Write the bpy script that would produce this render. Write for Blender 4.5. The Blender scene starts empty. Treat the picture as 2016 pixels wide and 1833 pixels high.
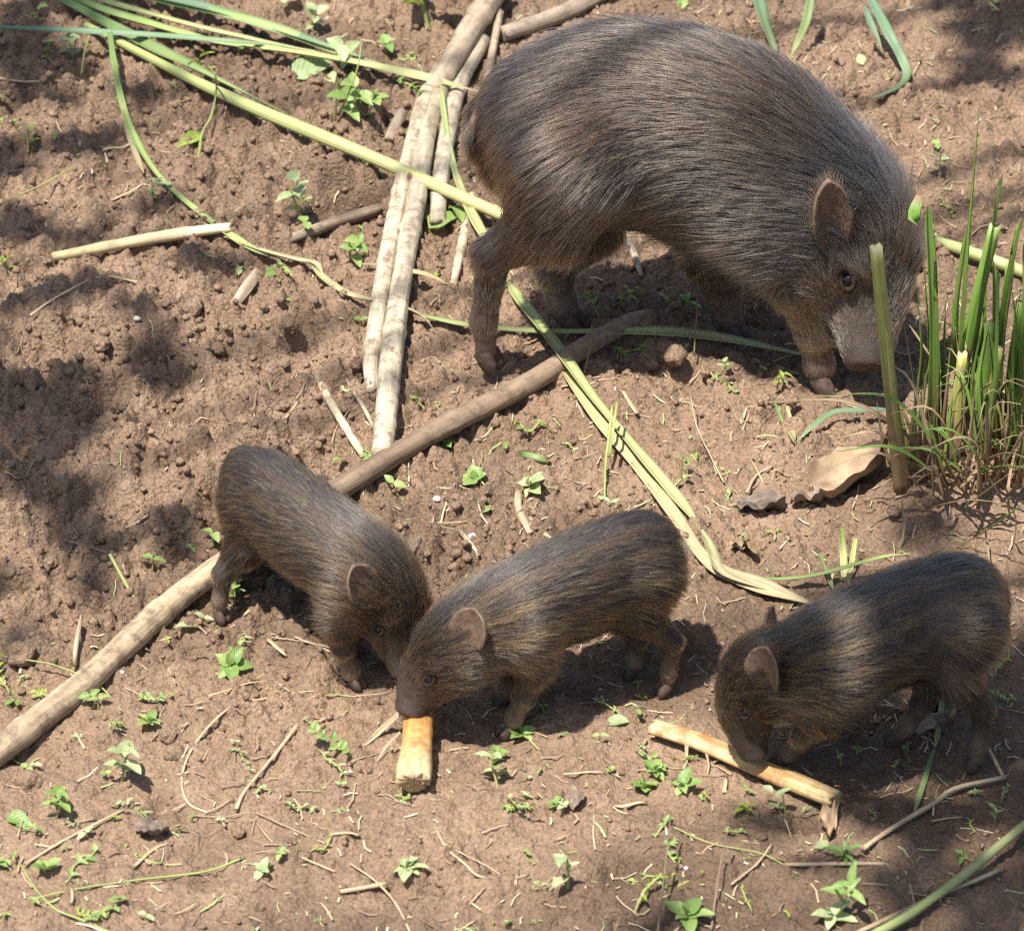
import bpy, bmesh, math, random
import numpy as np
from mathutils import Vector, Matrix, kdtree

random.seed(7)
rng = np.random.default_rng(11)
SC = bpy.context.scene
COL = SC.collection

# ------------------------------------------------------------------ camera
PITCH = math.radians(33.0)      # looking down at the animals
DIST = 3.5                      # metres to the middle of the plot
WIDTH = 0.77                    # metres of ground across the frame at that distance
CAM = np.array([0.0, -DIST * math.cos(PITCH), DIST * math.sin(PITCH)])
FWD = np.array([0.0, math.cos(PITCH), -math.sin(PITCH)])
UPV = np.array([0.0, math.sin(PITCH), math.cos(PITCH)])
cam_data = bpy.data.cameras.new('camera')
cam_data.sensor_width = 36.0
cam_data.lens = 36.0 * DIST / WIDTH
cam_data.clip_start = 0.05
cam_data.clip_end = 200.0
cam_data.dof.use_dof = True
cam_data.dof.focus_distance = 3.44
cam_data.dof.aperture_fstop = 16.0
cam = bpy.data.objects.new('camera', cam_data)
cam.location = CAM
cam.rotation_euler = (math.pi / 2 - PITCH, 0, 0)
COL.objects.link(cam)
SC.camera = cam

# ------------------------------------------------------------------ light
SUN_TRAVEL = Vector((0.26, 0.28, -1.0)).normalized()
SUN_EL = math.asin(-SUN_TRAVEL.z)
SUN_ROT = math.atan2(-SUN_TRAVEL.x, -SUN_TRAVEL.y)
world = bpy.data.worlds.new('World')
SC.world = world
world.use_nodes = True
wn, wl = world.node_tree.nodes, world.node_tree.links
wn.clear()
w_out = wn.new('ShaderNodeOutputWorld')
w_bg = wn.new('ShaderNodeBackground')
w_sky = wn.new('ShaderNodeTexSky')
w_sky.sky_type = 'NISHITA'
w_sky.sun_disc = False
w_sky.sun_elevation = SUN_EL
w_sky.sun_rotation = SUN_ROT
w_sky.dust_density = 2.0
w_bg.inputs['Strength'].default_value = 0.085
wl.new(w_sky.outputs[0], w_bg.inputs[0])
wl.new(w_bg.outputs[0], w_out.inputs[0])
sun_data = bpy.data.lights.new('sun', 'SUN')
sun_data.energy = 4.9
sun_data.angle = math.radians(0.55)
sun_data.color = (1.0, 0.95, 0.87)
sun = bpy.data.objects.new('sun', sun_data)
sun.rotation_euler = SUN_TRAVEL.to_track_quat('-Z', 'Y').to_euler()
sun.location = (-2, -1, 4)
COL.objects.link(sun)

SC.view_settings.view_transform = 'Standard'
SC.view_settings.look = 'None'
SC.view_settings.exposure = 0.92
SC.view_settings.gamma = 1.0
SC.render.engine = 'CYCLES'
SC.cycles.use_denoising = False
SC.cycles.max_bounces = 6
SC.cycles.diffuse_bounces = 3
SC.cycles.glossy_bounces = 2
SC.cycles.transmission_bounces = 4
SC.cycles.transparent_max_bounces = 8
SC.cycles.pixel_filter_type = 'BLACKMAN_HARRIS'
SC.cycles.filter_width = 1.3
SC.cycles_curves.shape = 'RIBBONS'
SC.cycles_curves.subdivisions = 2

# ------------------------------------------------------------------ pixel rays (2016 x 1833 survey of the plot)
PXM = 2016.0 / WIDTH
def _ray(x, y):
    return DIST * FWD + np.array([(x - 1008) / PXM, 0, 0]) + (916.5 - y) / PXM * UPV
def V(x, y, z=0.0):
    d = _ray(x, y)
    return CAM + d * ((z - CAM[2]) / d[2])
def VY(x, y, Y):
    d = _ray(x, y)
    return CAM + d * ((Y - CAM[1]) / d[1])

# ------------------------------------------------------------------ noise
def _hash(ix, iy, seed):
    ix = ix.astype(np.int64); iy = iy.astype(np.int64)
    h = (ix * 374761393 + iy * 668265263 + seed * 1442695041) & 0xFFFFFFFF
    h = ((h ^ (h >> 13)) * 1274126177) & 0xFFFFFFFF
    h = h ^ (h >> 16)
    return h.astype(np.float64) / 4294967295.0
def vnoise(x, y, seed=0):
    x = np.asarray(x, dtype=np.float64); y = np.asarray(y, dtype=np.float64)
    ix = np.floor(x); iy = np.floor(y); fx = x - ix; fy = y - iy
    u = fx * fx * fx * (fx * (fx * 6 - 15) + 10); v = fy * fy * fy * (fy * (fy * 6 - 15) + 10)
    a = _hash(ix, iy, seed); b = _hash(ix + 1, iy, seed); c = _hash(ix, iy + 1, seed); d = _hash(ix + 1, iy + 1, seed)
    return (a + (b - a) * u + (c - a) * v + (a - b - c + d) * u * v) * 2 - 1
def fbm(x, y, octs=4, seed=0, gain=0.5):
    s = 0; a = 1.0; t = 0
    for o in range(octs):
        s = s + a * vnoise(x * 2 ** o + 17.3 * o, y * 2 ** o - 9.1 * o, seed + o); t += a; a *= gain
    return s / t
def bumps(x, y, scale, seed, keep=0.7):
    """rounded lumps of uneven size: the height of a cap over the nearest lump centres, in units of the cell"""
    X = np.asarray(x) / scale; Y = np.asarray(y) / scale
    ix = np.floor(X); iy = np.floor(Y)
    best = np.zeros_like(X)
    for dx in (-1, 0, 1):
        for dy in (-1, 0, 1):
            cx = ix + dx; cy = iy + dy
            px = cx + _hash(cx, cy, seed); py = cy + _hash(cx, cy, seed + 1)
            r = 0.32 + 0.5 * _hash(cx, cy, seed + 2) ** 1.4
            on = _hash(cx, cy, seed + 3) < keep
            d2 = ((X - px) ** 2 + (Y - py) ** 2) / (r * r)
            h = np.where((d2 < 1) & on, np.sqrt(np.maximum(0, 1 - d2)) * r, 0)
            best = np.maximum(best, h)
    return best
def smooth(a, b, x):
    t = np.clip((x - a) / (b - a), 0, 1)
    return t * t * (3 - 2 * t)

# ------------------------------------------------------------------ the lie of the ground
HOLES = []      # x, y, rx, ry, depth
for (px, py, rx, ry, dep) in [
        (320, 722, 34, 22, .016), (545, 745, 40, 26, .016), (690, 395, 55, 26, .016), (480, 330, 40, 20, .008), (600, 690, 34, 22, .009),
        (640, 905, 60, 40, .018), (425, 1010, 34, 40, .02), (330, 800, 40, 26, .010), (430, 860, 34, 22, .008), (200, 810, 60, 30, .012),
        (250, 350, 60, 25, .008), (1530, 830, 34, 20, .012), (1500, 625, 80, 45, .010), (1370, 760, 40, 18, .011), (700, 760, 60, 30, .008),
        (930, 1440, 70, 30, .007), (1120, 1360, 70, 26, .006), (1350, 1275, 26, 16, .008), (1700, 1440, 60, 26, .008), (1830, 1370, 50, 22, .006),
        (960, 1700, 40, 22, .006), (820, 1735, 60, 24, .006), (1230, 1720, 40, 20, .006), (330, 1590, 40, 20, .005), (1580, 1620, 30, 16, .006),
        (100, 700, 60, 30, .009), (60, 880, 60, 30, .009), (200, 1010, 50, 26, .008), (330, 1000, 40, 22, .007), (1700, 215, 60, 30, .009),
        (1760, 300, 36, 24, .010), (1870, 650, 40, 26, .012), (1080, 690, 50, 20, .006), (1620, 790, 40, 20, .004), (60, 230, 80, 30, .008)]:
    c = V(px, py); HOLES.append((c[0], c[1], rx / PXM * 1.15, ry / PXM / math.sin(PITCH) * 1.1, dep))
MOUNDS = []
for (px, py, rx, ry, h) in [
        (360, 600, 110, 50, .012), (150, 640, 120, 60, .010), (330, 690, 60, 20, .008), (600, 640, 90, 40, .010), (240, 930, 150, 60, .010),
        (440, 930, 70, 40, .006), (1320, 700, 60, 30, .014), (1430, 745, 50, 20, .010), (1640, 780, 80, 26, .010), (1560, 780, 50, 20, .008),
        (520, 300, 120, 50, .006), (560, 880, 70, 34, .008), (1830, 980, 140, 40, .018), (1960, 960, 120, 50, .024), (40, 1290, 60, 34, .012),
        (350, 1400, 100, 40, .006), (1640, 180, 90, 40, .008), (700, 640, 60, 40, .006), (1180, 620, 60, 20, .004), (60, 480, 120, 40, .006)]:
    c = V(px, py); MOUNDS.append((c[0], c[1], rx / PXM * 1.2, ry / PXM / math.sin(PITCH) * 1.2, h))
FOOT_R = 0.021
FEET = [tuple(V(*q)[:2]) for q in ((1135, 645), (958, 745), (1442, 662), (1622, 768), (434, 1224), (458, 1190), (704, 1354), (766, 1305), (1308, 1368), (1240, 1332), (996, 1448), (984, 1384), (1921, 1516), (1755, 1462), (1528, 1508), (1558, 1478))]
def rough_mask(x, y):
    """1 where the soil is rooted up into crumbs, 0 where it is trodden smooth and damp"""
    m = smooth(0.42, -0.14, x) * smooth(-0.42, -0.16, y + 0.10 * x) * 0.85
    m = np.maximum(m, smooth(-0.15, 0.05, y) * 0.60)
    for (px, py, rx, ry) in [(930, 1420, 130, 60), (1150, 1360, 160, 50), (1750, 1430, 130, 50), (500, 1400, 190, 90), (900, 1720, 200, 60)]:
        c = V(px, py)
        q = ((x - c[0]) / (rx / PXM)) ** 2 + ((y - c[1]) / (ry / PXM / .545)) ** 2
        m = np.maximum(m, 0.6 * np.exp(-q))
    return np.clip(m + 0.34 * fbm(x * 9, y * 9, 3, 51), 0.17, 1)
def H(x, y):
    x = np.asarray(x, dtype=np.float64); y = np.asarray(y, dtype=np.float64)
    wx = x + 0.004 * fbm(x * 60, y * 60, 2, 91); wy = y + 0.004 * fbm(x * 60 + 31, y * 60, 2, 92)
    m = rough_mask(x, y)
    h = 0.007 * fbm(x * 6, y * 6, 3, 3) + 0.0042 * fbm(x * 24, y * 24, 3, 8)
    h = h + m * (0.0030 * fbm(x * 55, y * 55, 3, 14) + 0.0016 * fbm(x * 130, y * 130, 2, 15))
    h = h + m * (0.022 * bumps(wx, wy, 0.040, 21, .40) * (0.35 + 0.65 * m) + 0.0165 * bumps(wx, wy, 0.0165, 31, .62) + 0.0105 * bumps(wx, wy, 0.0085, 41, .80))
    h = h + (.25 + .75 * m) * (0.0052 * bumps(x, y, 0.0048, 47, .90) + 0.0010 * vnoise(x * 520, y * 520, 48))
    h = h + (1 - m) * (0.0065 * bumps(wx, wy, 0.015, 61, .20) - 0.0060 * bumps(wx, wy, 0.024, 66, .16) + 0.0034 * bumps(wx, wy, 0.0065, 62, .28) + 0.0022 * fbm(x * 70, y * 70, 3, 63))
    for (cx, cy, rx, ry, d) in HOLES:
        q = ((wx - cx) / rx) ** 2 + ((wy - cy) / ry) ** 2
        h = h - 1.5 * d * np.exp(-q ** 1.8)
    for (cx, cy, rx, ry, d) in MOUNDS:
        q = ((x - cx) / rx) ** 2 + ((y - cy) / ry) ** 2
        h = h + d * np.exp(-q)
    for (fx, fy) in FEET:                       # trodden flat where an animal stands
        w_ = np.exp(-(((x - fx) ** 2 + (y - fy) ** 2) / FOOT_R ** 2) ** 1.5)
        h = h * (1 - .92 * w_) - .0015 * w_
    far = smooth(0.8, 3.0, np.sqrt(x * x + y * y))
    return h * (1 - far) + far * 0.02 * fbm(x * .8, y * .8, 3, 71)
GRID = {}
def Hs(x, y):
    """the ground under a thing a few centimetres across, read from the built relief"""
    i = int(np.clip(np.searchsorted(GRID['x'], x), 3, len(GRID['x']) - 4)); j = int(np.clip(np.searchsorted(GRID['y'], y), 3, len(GRID['y']) - 4))
    return float(GRID['z'][j - 2:j + 3, i - 2:i + 3].mean())
def G(px, py, off=0.0):
    c = V(px, py)
    for _ in range(3):
        c = V(px, py, Hs(c[0], c[1]) + off)
    return c

# ------------------------------------------------------------------ node helpers
def new_mat(name):
    m = bpy.data.materials.new(name); m.use_nodes = True
    nt = m.node_tree; nt.nodes.clear()
    out = nt.nodes.new('ShaderNodeOutputMaterial')
    return m, nt, out
def N(nt, kind, **kw):
    n = nt.nodes.new(kind)
    for k, v in kw.items():
        if k.startswith('i_'):
            n.inputs[k[2:].replace('_', ' ')].default_value = v
        else:
            setattr(n, k, v)
    return n
def ramp(nt, fac, stops):
    r = nt.nodes.new('ShaderNodeValToRGB')
    while len(r.color_ramp.elements) < len(stops):
        r.color_ramp.elements.new(0.5)
    for e, (p, c) in zip(r.color_ramp.elements, stops):
        e.position = p; e.color = (*c, 1) if len(c) == 3 else c
    nt.links.new(fac, r.inputs[0])
    return r.outputs[0]
def mix(nt, fac, a, b, mode='MIX'):
    m = nt.nodes.new('ShaderNodeMix'); m.data_type = 'RGBA'; m.blend_type = mode
    for s, v in ((m.inputs[0], fac), (m.inputs[6], a), (m.inputs[7], b)):
        if hasattr(v, 'is_output') or isinstance(v, bpy.types.NodeSocket):
            nt.links.new(v, s)
        else:
            s.default_value = v if not isinstance(v, tuple) else ((*v, 1) if len(v) == 3 else v)
    return m.outputs[2]
def noise(nt, vec, scale, detail=4, rough=0.55):
    n = nt.nodes.new('ShaderNodeTexNoise')
    n.inputs['Scale'].default_value = scale; n.inputs['Detail'].default_value = detail; n.inputs['Roughness'].default_value = rough
    if vec is not None:
        nt.links.new(vec, n.inputs['Vector'])
    return n.outputs['Fac']
def mathn(nt, op, a, b=None):
    m = nt.nodes.new('ShaderNodeMath'); m.operation = op
    for s, v in zip(m.inputs, (a, b)):
        if v is None: continue
        if isinstance(v, bpy.types.NodeSocket): nt.links.new(v, s)
        else: s.default_value = v
    return m.outputs[0]

# ------------------------------------------------------------------ scene helpers
def tag(o, label=None, cat=None, group=None, kind=None):
    if label: o['label'] = label
    if cat: o['category'] = cat
    if group: o['group'] = group
    if kind: o['kind'] = kind
    return o
def mesh_obj(name, verts, faces, mat, parent=None, smooth_=True, uv=None):
    me = bpy.data.meshes.new(name)
    me.from_pydata([tuple(map(float, v)) for v in verts], [], [tuple(map(int, f)) for f in faces])
    if smooth_:
        me.polygons.foreach_set('use_smooth', [True] * len(me.polygons))
    if uv is not None:
        ul = me.uv_layers.new(name='UVMap')
        li = np.zeros(len(me.loops), dtype=np.int32); me.loops.foreach_get('vertex_index', li)
        ul.data.foreach_set('uv', np.asarray(uv, dtype=np.float32)[li].ravel())
    if mat is not None: me.materials.append(mat)
    o = bpy.data.objects.new(name, me); COL.objects.link(o)
    if parent is not None: o.parent = parent
    return o
def empty(name, loc):
    o = bpy.data.objects.new(name, None); o.location = tuple(map(float, loc)); o.empty_display_size = 0.01
    COL.objects.link(o)
    return o
def shift(pts, loc):
    return [np.asarray(p) - np.asarray(loc) for p in pts]

# ------------------------------------------------------------------ ground
def build_soil_material():
    m, nt, out = new_mat('soil')
    tc = N(nt, 'ShaderNodeTexCoord'); P = tc.outputs['Object']
    b = N(nt, 'ShaderNodeBsdfPrincipled')
    big = noise(nt, P, 7, 5, .6); mid = noise(nt, P, 45, 5, .6); fine = noise(nt, P, 420, 4, .65); grit = noise(nt, P, 1500, 2, .6)
    c1 = ramp(nt, big, [(.32, (.200, .132, .084)), (.52, (.275, .185, .121)), (.70, (.345, .238, .160))])
    c2 = ramp(nt, mid, [(.30, (.165, .108, .069)), (.55, (.290, .195, .128)), (.78, (.385, .275, .190))])
    col = mix(nt, 0.5, c1, c2)
    f2 = ramp(nt, fine, [(.28, (.48, .46, .45)), (.5, (1, 1, 1)), (.74, (1.42, 1.38, 1.34))])
    col = mix(nt, 1.0, col, f2, 'MULTIPLY')
    damp = N(nt, 'ShaderNodeAttribute', attribute_name='damp')
    dampc = mix(nt, 1.0, col, (.50, .48, .46, 1), 'MULTIPLY')
    col = mix(nt, damp.outputs['Fac'], col, dampc)
    nt.links.new(col, b.inputs['Base Color'])
    rg = mathn(nt, 'SUBTRACT', 0.86, mathn(nt, 'MULTIPLY', damp.outputs['Fac'], 0.22))
    nt.links.new(rg, b.inputs['Roughness'])
    b.inputs['Specular IOR Level'].default_value = 0.35
    bump = N(nt, 'ShaderNodeBump'); bump.inputs['Strength'].default_value = 0.9; bump.inputs['Distance'].default_value = 0.0022
    vor = N(nt, 'ShaderNodeTexVoronoi'); vor.inputs['Scale'].default_value = 330; nt.links.new(P, vor.inputs['Vector'])
    hsum = mathn(nt, 'ADD', mathn(nt, 'MULTIPLY', fine, 1.2), mathn(nt, 'MULTIPLY', grit, 0.5))
    hsum = mathn(nt, 'SUBTRACT', hsum, mathn(nt, 'MULTIPLY', vor.outputs['Distance'], 0.9))
    nt.links.new(hsum, bump.inputs['Height'])
    nt.links.new(bump.outputs[0], b.inputs['Normal'])
    nt.links.new(b.outputs[0], out.inputs[0])
    return m
SOIL = build_soil_material()
def axis(core0, core1, step, mid, midstep, far):
    c = np.arange(core0, core1 + 1e-9, step)
    a = np.arange(core1 + midstep, core1 + mid, midstep); b = np.arange(core0 - midstep, core0 - mid, -midstep)[::-1]
    g = np.array([0.02 * 1.35 ** k for k in range(60)]); g = np.cumsum(g); g = g[g < far]
    return np.concatenate([(b[0] - g)[::-1], b, c, a, a[-1] + g])
def build_ground():
    xs = axis(-0.47, 0.47, 0.0016, 0.25, 0.006, 40); ys = axis(-0.60, 0.80, 0.0021, 0.25, 0.008, 40)
    X, Y = np.meshgrid(xs, ys); Z = H(X, Y)
    nx, ny = len(xs), len(ys)
    GRID.update(x=xs, y=ys, z=Z)
    co = np.stack([X, Y, Z], -1).reshape(-1, 3).astype(np.float32)
    idx = np.arange(nx * ny).reshape(ny, nx)
    q = np.stack([idx[:-1, :-1], idx[:-1, 1:], idx[1:, 1:], idx[1:, :-1]], -1).reshape(-1, 4).astype(np.int32)
    me = bpy.data.meshes.new('ground')
    me.vertices.add(len(co)); me.vertices.foreach_set('co', co.ravel())
    me.loops.add(q.size); me.loops.foreach_set('vertex_index', q.ravel())
    me.polygons.add(len(q)); me.polygons.foreach_set('loop_start', np.arange(0, q.size, 4, dtype=np.int32))
    me.polygons.foreach_set('use_smooth', np.ones(len(q), dtype=bool))
    me.update(calc_edges=True)
    dm = np.clip(smooth(0.02, 0.34, X * .8 - Y * .5 - .12) * .8 + .9 * fbm(X * 8, Y * 8, 4, 77) - 0.02, 0, 1) * (1 - .3 * rough_mask(X, Y))
    dm = np.clip(dm + .55 * smooth(.0, .5, fbm(X * 5 + 3, Y * 5, 3, 78)) + .35 * smooth(.002, -.008, Z), 0, 1)
    at = me.attributes.new('damp', 'FLOAT', 'POINT'); at.data.foreach_set('value', dm.ravel().astype(np.float32))
    me.materials.append(SOIL)
    o = bpy.data.objects.new('ground', me); COL.objects.link(o)
    tag(o, 'trodden brown mud rooted up into crumbs and holes', None, None, 'structure')
build_ground()

# ------------------------------------------------------------------ animals: one continuous skin drawn round a posed skeleton
def catmull(P, n):
    P = np.asarray(P, dtype=np.float64); m = len(P)
    ts = np.linspace(0, m - 1, n); out = np.zeros((n, P.shape[1]))
    for k, t in enumerate(ts):
        i = min(int(t), m - 2); f = t - i
        p0 = P[max(i - 1, 0)] if i > 0 else 2 * P[0] - P[1]
        p1, p2 = P[i], P[i + 1]
        p3 = P[i + 2] if i + 2 < m else 2 * P[-1] - P[-2]
        out[k] = 0.5 * ((2 * p1) + (-p0 + p2) * f + (2 * p0 - 5 * p1 + 4 * p2 - p3) * f * f + (-p0 + 3 * p1 - 3 * p2 + p3) * f ** 3)
    return ts, out
class Spine:
    def __init__(self, ctrl, n=64, cap=(.6, .25), hint=None):
        self.m = len(ctrl)
        self.ts, S = catmull(ctrl, n)
        self.C = S[:, :3]; self.R = np.maximum(S[:, 3:6], 1e-4); self.n = n
        T = np.gradient(self.C, axis=0); T /= np.linalg.norm(T, axis=1)[:, None]
        hv = np.tile(np.array([0, 0, 1.0]), (n, 1))
        if hint: hv = np.stack([np.interp(self.ts, [q[0] for q in hint], [q[1][k] for q in hint]) for k in range(3)], 1)
        U = hv - T * (hv * T).sum(1)[:, None]; U /= np.linalg.norm(U, axis=1)[:, None]
        self.T, self.U = T, U; self.L = np.cross(T, U)
        self.cap = cap
    def at(self, t):
        f = np.interp(t, self.ts, np.arange(self.n)); i = min(int(f), self.n - 2); w = f - i
        g = lambda A: A[i] * (1 - w) + A[i + 1] * w
        return g(self.C), g(self.T), g(self.U), g(self.L), g(self.R)
    def surf(self, t, ang, side, k=1.0):
        C, T, U, L, R = self.at(t)
        c, s = math.cos(math.radians(ang)), math.sin(math.radians(ang))
        b = R[1] if c > 0 else R[2]
        return C + (L * side * R[0] * s + U * b * c) * k
    def dist(self, P):
        n = len(P); best = np.full(n, 1e9, dtype=np.float32); bi = np.zeros(n, dtype=np.int32); bt = np.zeros(n, dtype=np.float32)
        P = P.astype(np.float32); C = self.C.astype(np.float32)
        for i in range(self.n - 1):
            e = C[i + 1] - C[i]; q = P - C[i]
            t = np.clip((q @ e) / (e @ e), 0, 1)
            q -= t[:, None] * e
            d = np.einsum('ij,ij->i', q, q)
            k = d < best
            best[k] = d[k]; bi[k] = i; bt[k] = t[k]
        w = bt[:, None].astype(np.float64)
        ip = lambda A: A[bi] * (1 - w) + A[bi + 1] * w
        q = P - ip(self.C); T = ip(self.T); U = ip(self.U); L = ip(self.L); R = ip(self.R)
        ver = (q * U).sum(1); lat = (q * L).sum(1); ax = (q * T).sum(1)
        b = np.where(ver > 0, R[:, 1], R[:, 2])
        f = (bi + bt) / (self.n - 1)
        cl = np.where(f < .5, R[:, 0] * self.cap[0], R[:, 0] * self.cap[1])
        ends = ((f <= 1e-6) | (f >= 1 - 1e-6))
        k = np.sqrt((lat / R[:, 0]) ** 2 + (ver / b) ** 2 + np.where(ends, (ax / cl) ** 2, 0)) + 1e-9
        r = np.sqrt(lat ** 2 + ver ** 2 + np.where(ends, ax ** 2, 0))
        d = r - r / k
        d = np.where(r < 1e-7, -np.minimum(R[:, 0], b), d)
        return d, f * (self.m - 1), lat / R[:, 0], ver / b, T
def cone_chain(P, pts, rad, k=.004):
    d = None
    for i in range(len(pts) - 1):
        a, b = np.asarray(pts[i]), np.asarray(pts[i + 1]); e = b - a
        t = np.clip(((P - a) @ e) / (e @ e), 0, 1)
        s = np.linalg.norm(P - a - t[:, None] * e, axis=1) - (rad[i] + (rad[i + 1] - rad[i]) * t)
        d = s if d is None else smin(d, s, k)
    return d
def smin(a, b, k):
    h = np.clip(0.5 + 0.5 * (b - a) / k, 0, 1)
    return b * (1 - h) + a * h - k * h * (1 - h)
def smax(a, b, k):
    return -smin(-a, -b, k)
def surface_nets(F, o, h):
    s = F < 0; nx, ny, nz = F.shape
    cell = (nx - 1, ny - 1, nz - 1)
    acc = np.zeros(cell + (3,), dtype=np.float32); cnt = np.zeros(cell, dtype=np.float32)
    corner = [(i, j, k) for i in (0, 1) for j in (0, 1) for k in (0, 1)]
    sl = lambda A, c: A[c[0]:c[0] + cell[0], c[1]:c[1] + cell[1], c[2]:c[2] + cell[2]]
    for a in corner:
        for ax in range(3):
            if a[ax] == 0:
                b = list(a); b[ax] = 1; b = tuple(b)
                fa, fb = sl(F, a), sl(F, b)
                x = sl(s, a) != sl(s, b)
                t = np.where(x, fa / np.where(x, fa - fb, 1), 0)
                for q in range(3):
                    acc[..., q] += np.where(x, a[q] + (t if q == ax else 0), 0)
                cnt += x
    on = cnt > 0
    idx = np.full(cell, -1, dtype=np.int32); idx[on] = np.arange(on.sum())
    base = np.argwhere(on)
    verts = (base + acc[on] / cnt[on][:, None]) * h + o
    faces = []
    for ax in range(3):
        b, c = (ax + 1) % 3, (ax + 2) % 3
        A = np.take(s, range(0, s.shape[ax] - 1), ax); B = np.take(s, range(1, s.shape[ax]), ax)
        e = np.argwhere(A != B)
        e = e[(e[:, b] > 0) & (e[:, c] > 0) & (e[:, b] < cell[b]) & (e[:, c] < cell[c])]
        inside = A[e[:, 0], e[:, 1], e[:, 2]]
        def cellat(db, dc):
            q = e.copy(); q[:, b] += db; q[:, c] += dc
            return idx[q[:, 0], q[:, 1], q[:, 2]]
        quad = np.stack([cellat(-1, -1), cellat(0, -1), cellat(0, 0), cellat(-1, 0)], 1)
        quad[~inside] = quad[~inside][:, ::-1]
        faces.append(quad)
    return verts, np.concatenate(faces)

def skin_material():
    m, nt, out = new_mat('animal_skin')
    b = N(nt, 'ShaderNodeBsdfPrincipled')
    a = N(nt, 'ShaderNodeAttribute', attribute_name='tint')
    tc = N(nt, 'ShaderNodeTexCoord')
    n = noise(nt, tc.outputs['Object'], 160, 4)
    c = mix(nt, 1.0, a.outputs['Color'], ramp(nt, n, [(.3, (.65, .65, .65)), (.7, (1.3, 1.28, 1.25))]), 'MULTIPLY')
    nt.links.new(c, b.inputs['Base Color']); b.inputs['Roughness'].default_value = 0.6
    bump = N(nt, 'ShaderNodeBump'); bump.inputs['Strength'].default_value = .5; bump.inputs['Distance'].default_value = .0012
    nt.links.new(noise(nt, tc.outputs['Object'], 700, 3), bump.inputs['Height']); nt.links.new(bump.outputs[0], b.inputs['Normal'])
    nt.links.new(b.outputs[0], out.inputs[0])
    return m
SKIN = skin_material()
def hair_material(name):
    m, nt, out = new_mat(name)
    a = N(nt, 'ShaderNodeAttribute', attribute_name='hue')
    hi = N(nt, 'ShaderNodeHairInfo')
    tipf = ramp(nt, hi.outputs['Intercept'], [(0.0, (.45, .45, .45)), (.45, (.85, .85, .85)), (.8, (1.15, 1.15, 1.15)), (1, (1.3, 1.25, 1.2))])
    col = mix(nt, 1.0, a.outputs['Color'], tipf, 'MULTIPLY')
    h = N(nt, 'ShaderNodeBsdfHairPrincipled', parametrization='COLOR')
    nt.links.new(col, h.inputs['Color'])
    h.inputs['Roughness'].default_value = 0.30
    h.inputs['Radial Roughness'].default_value = 0.45
    h.inputs['Random Roughness'].default_value = 0.2
    h.inputs['IOR'].default_value = 1.5
    nt.links.new(h.outputs[0], out.inputs[0])
    return m
FUR = hair_material('bristle_coat')
def simple_mat(name, col, rough, spec=0.5, nscale=None, namp=.25):
    m, nt, out = new_mat(name)
    b = N(nt, 'ShaderNodeBsdfPrincipled')
    if nscale:
        tc = N(nt, 'ShaderNodeTexCoord')
        f = ramp(nt, noise(nt, tc.outputs['Object'], nscale, 4), [(.3, (1 - namp,) * 3), (.7, (1 + namp,) * 3)])
        nt.links.new(mix(nt, 1.0, (*col, 1), f, 'MULTIPLY'), b.inputs['Base Color'])
    else:
        b.inputs['Base Color'].default_value = (*col, 1)
    b.inputs['Roughness'].default_value = rough; b.inputs['Specular IOR Level'].default_value = spec
    nt.links.new(b.outputs[0], out.inputs[0])
    return m
EYE = simple_mat('wet_dark_eye', (.004, .004, .006), .16, .5)
LID = simple_mat('eyelid_skin', (.030, .021, .016), .85, .1, 300)
HOOF = simple_mat('muddy_hoof', (.085, .060, .045), .7, .3, 220, .4)

def ear_mesh(length, width, cup, thick):
    """a cupped, rounded pig's ear: base at the origin, growing along +Z, opening towards +Y"""
    nu, nv = 11, 15; front = []; back = []
    for j in range(nv):
        v = math.sin(math.pi / 2 * j / (nv - 1))
        w = width * (0.50 + 0.62 * math.sin(math.pi * min(1, v * .92 + .12)) ** .8) * (1 if v < .80 else math.sqrt(max(0.0, 1 - ((v - .80) / .201) ** 2)))
        for i in range(nu):
            u = i / (nu - 1) * 2 - 1
            x = u * w * .5
            y = cup * (2 * x / width) ** 2 * (1 - .35 * v) + cup * .35 * v * v
            front.append((x, y, v * length))
            back.append((x * 1.03, y - thick * (1.25 - abs(u) * .6), v * length + thick * .4 * v))
    verts = front + back; n = nu * nv; faces = []
    for j in range(nv - 1):
        for i in range(nu - 1):
            a = j * nu + i
            faces.append((a, a + nu, a + nu + 1, a + 1)); faces.append((n + a, n + a + 1, n + a + nu + 1, n + a + nu))
    rim = [j * nu for j in range(nv)] + [(nv - 1) * nu + i for i in range(1, nu)] + [j * nu + nu - 1 for j in range(nv - 2, -1, -1)]
    for a, b in zip(rim[:-1], rim[1:]):
        faces.append((a, n + a, n + b, b))
    return np.array(verts), faces
def frame_from(zdir, ydir):
    z = np.asarray(zdir, float); z /= np.linalg.norm(z)
    y = np.asarray(ydir, float); y = y - z * (y @ z); y /= np.linalg.norm(y)
    x = np.cross(y, z)
    return np.stack([x, y, z], 1)
def ball(center, r, axes=None, seg=14, ring=9, scale=(1, 1, 1)):
    vs = []; fs = []
    A = np.eye(3) if axes is None else axes
    for j in range(ring + 1):
        th = math.pi * j / ring
        for i in range(seg):
            ph = 2 * math.pi * i / seg
            vs.append(np.asarray(center) + A @ (np.array([math.sin(th) * math.cos(ph), math.sin(th) * math.sin(ph), math.cos(th)]) * r * np.array(scale)))
    for j in range(ring):
        for i in range(seg):
            a = j * seg + i; b = j * seg + (i + 1) % seg
            fs.append((a, a + seg, b + seg, b))
    return vs, fs

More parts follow.
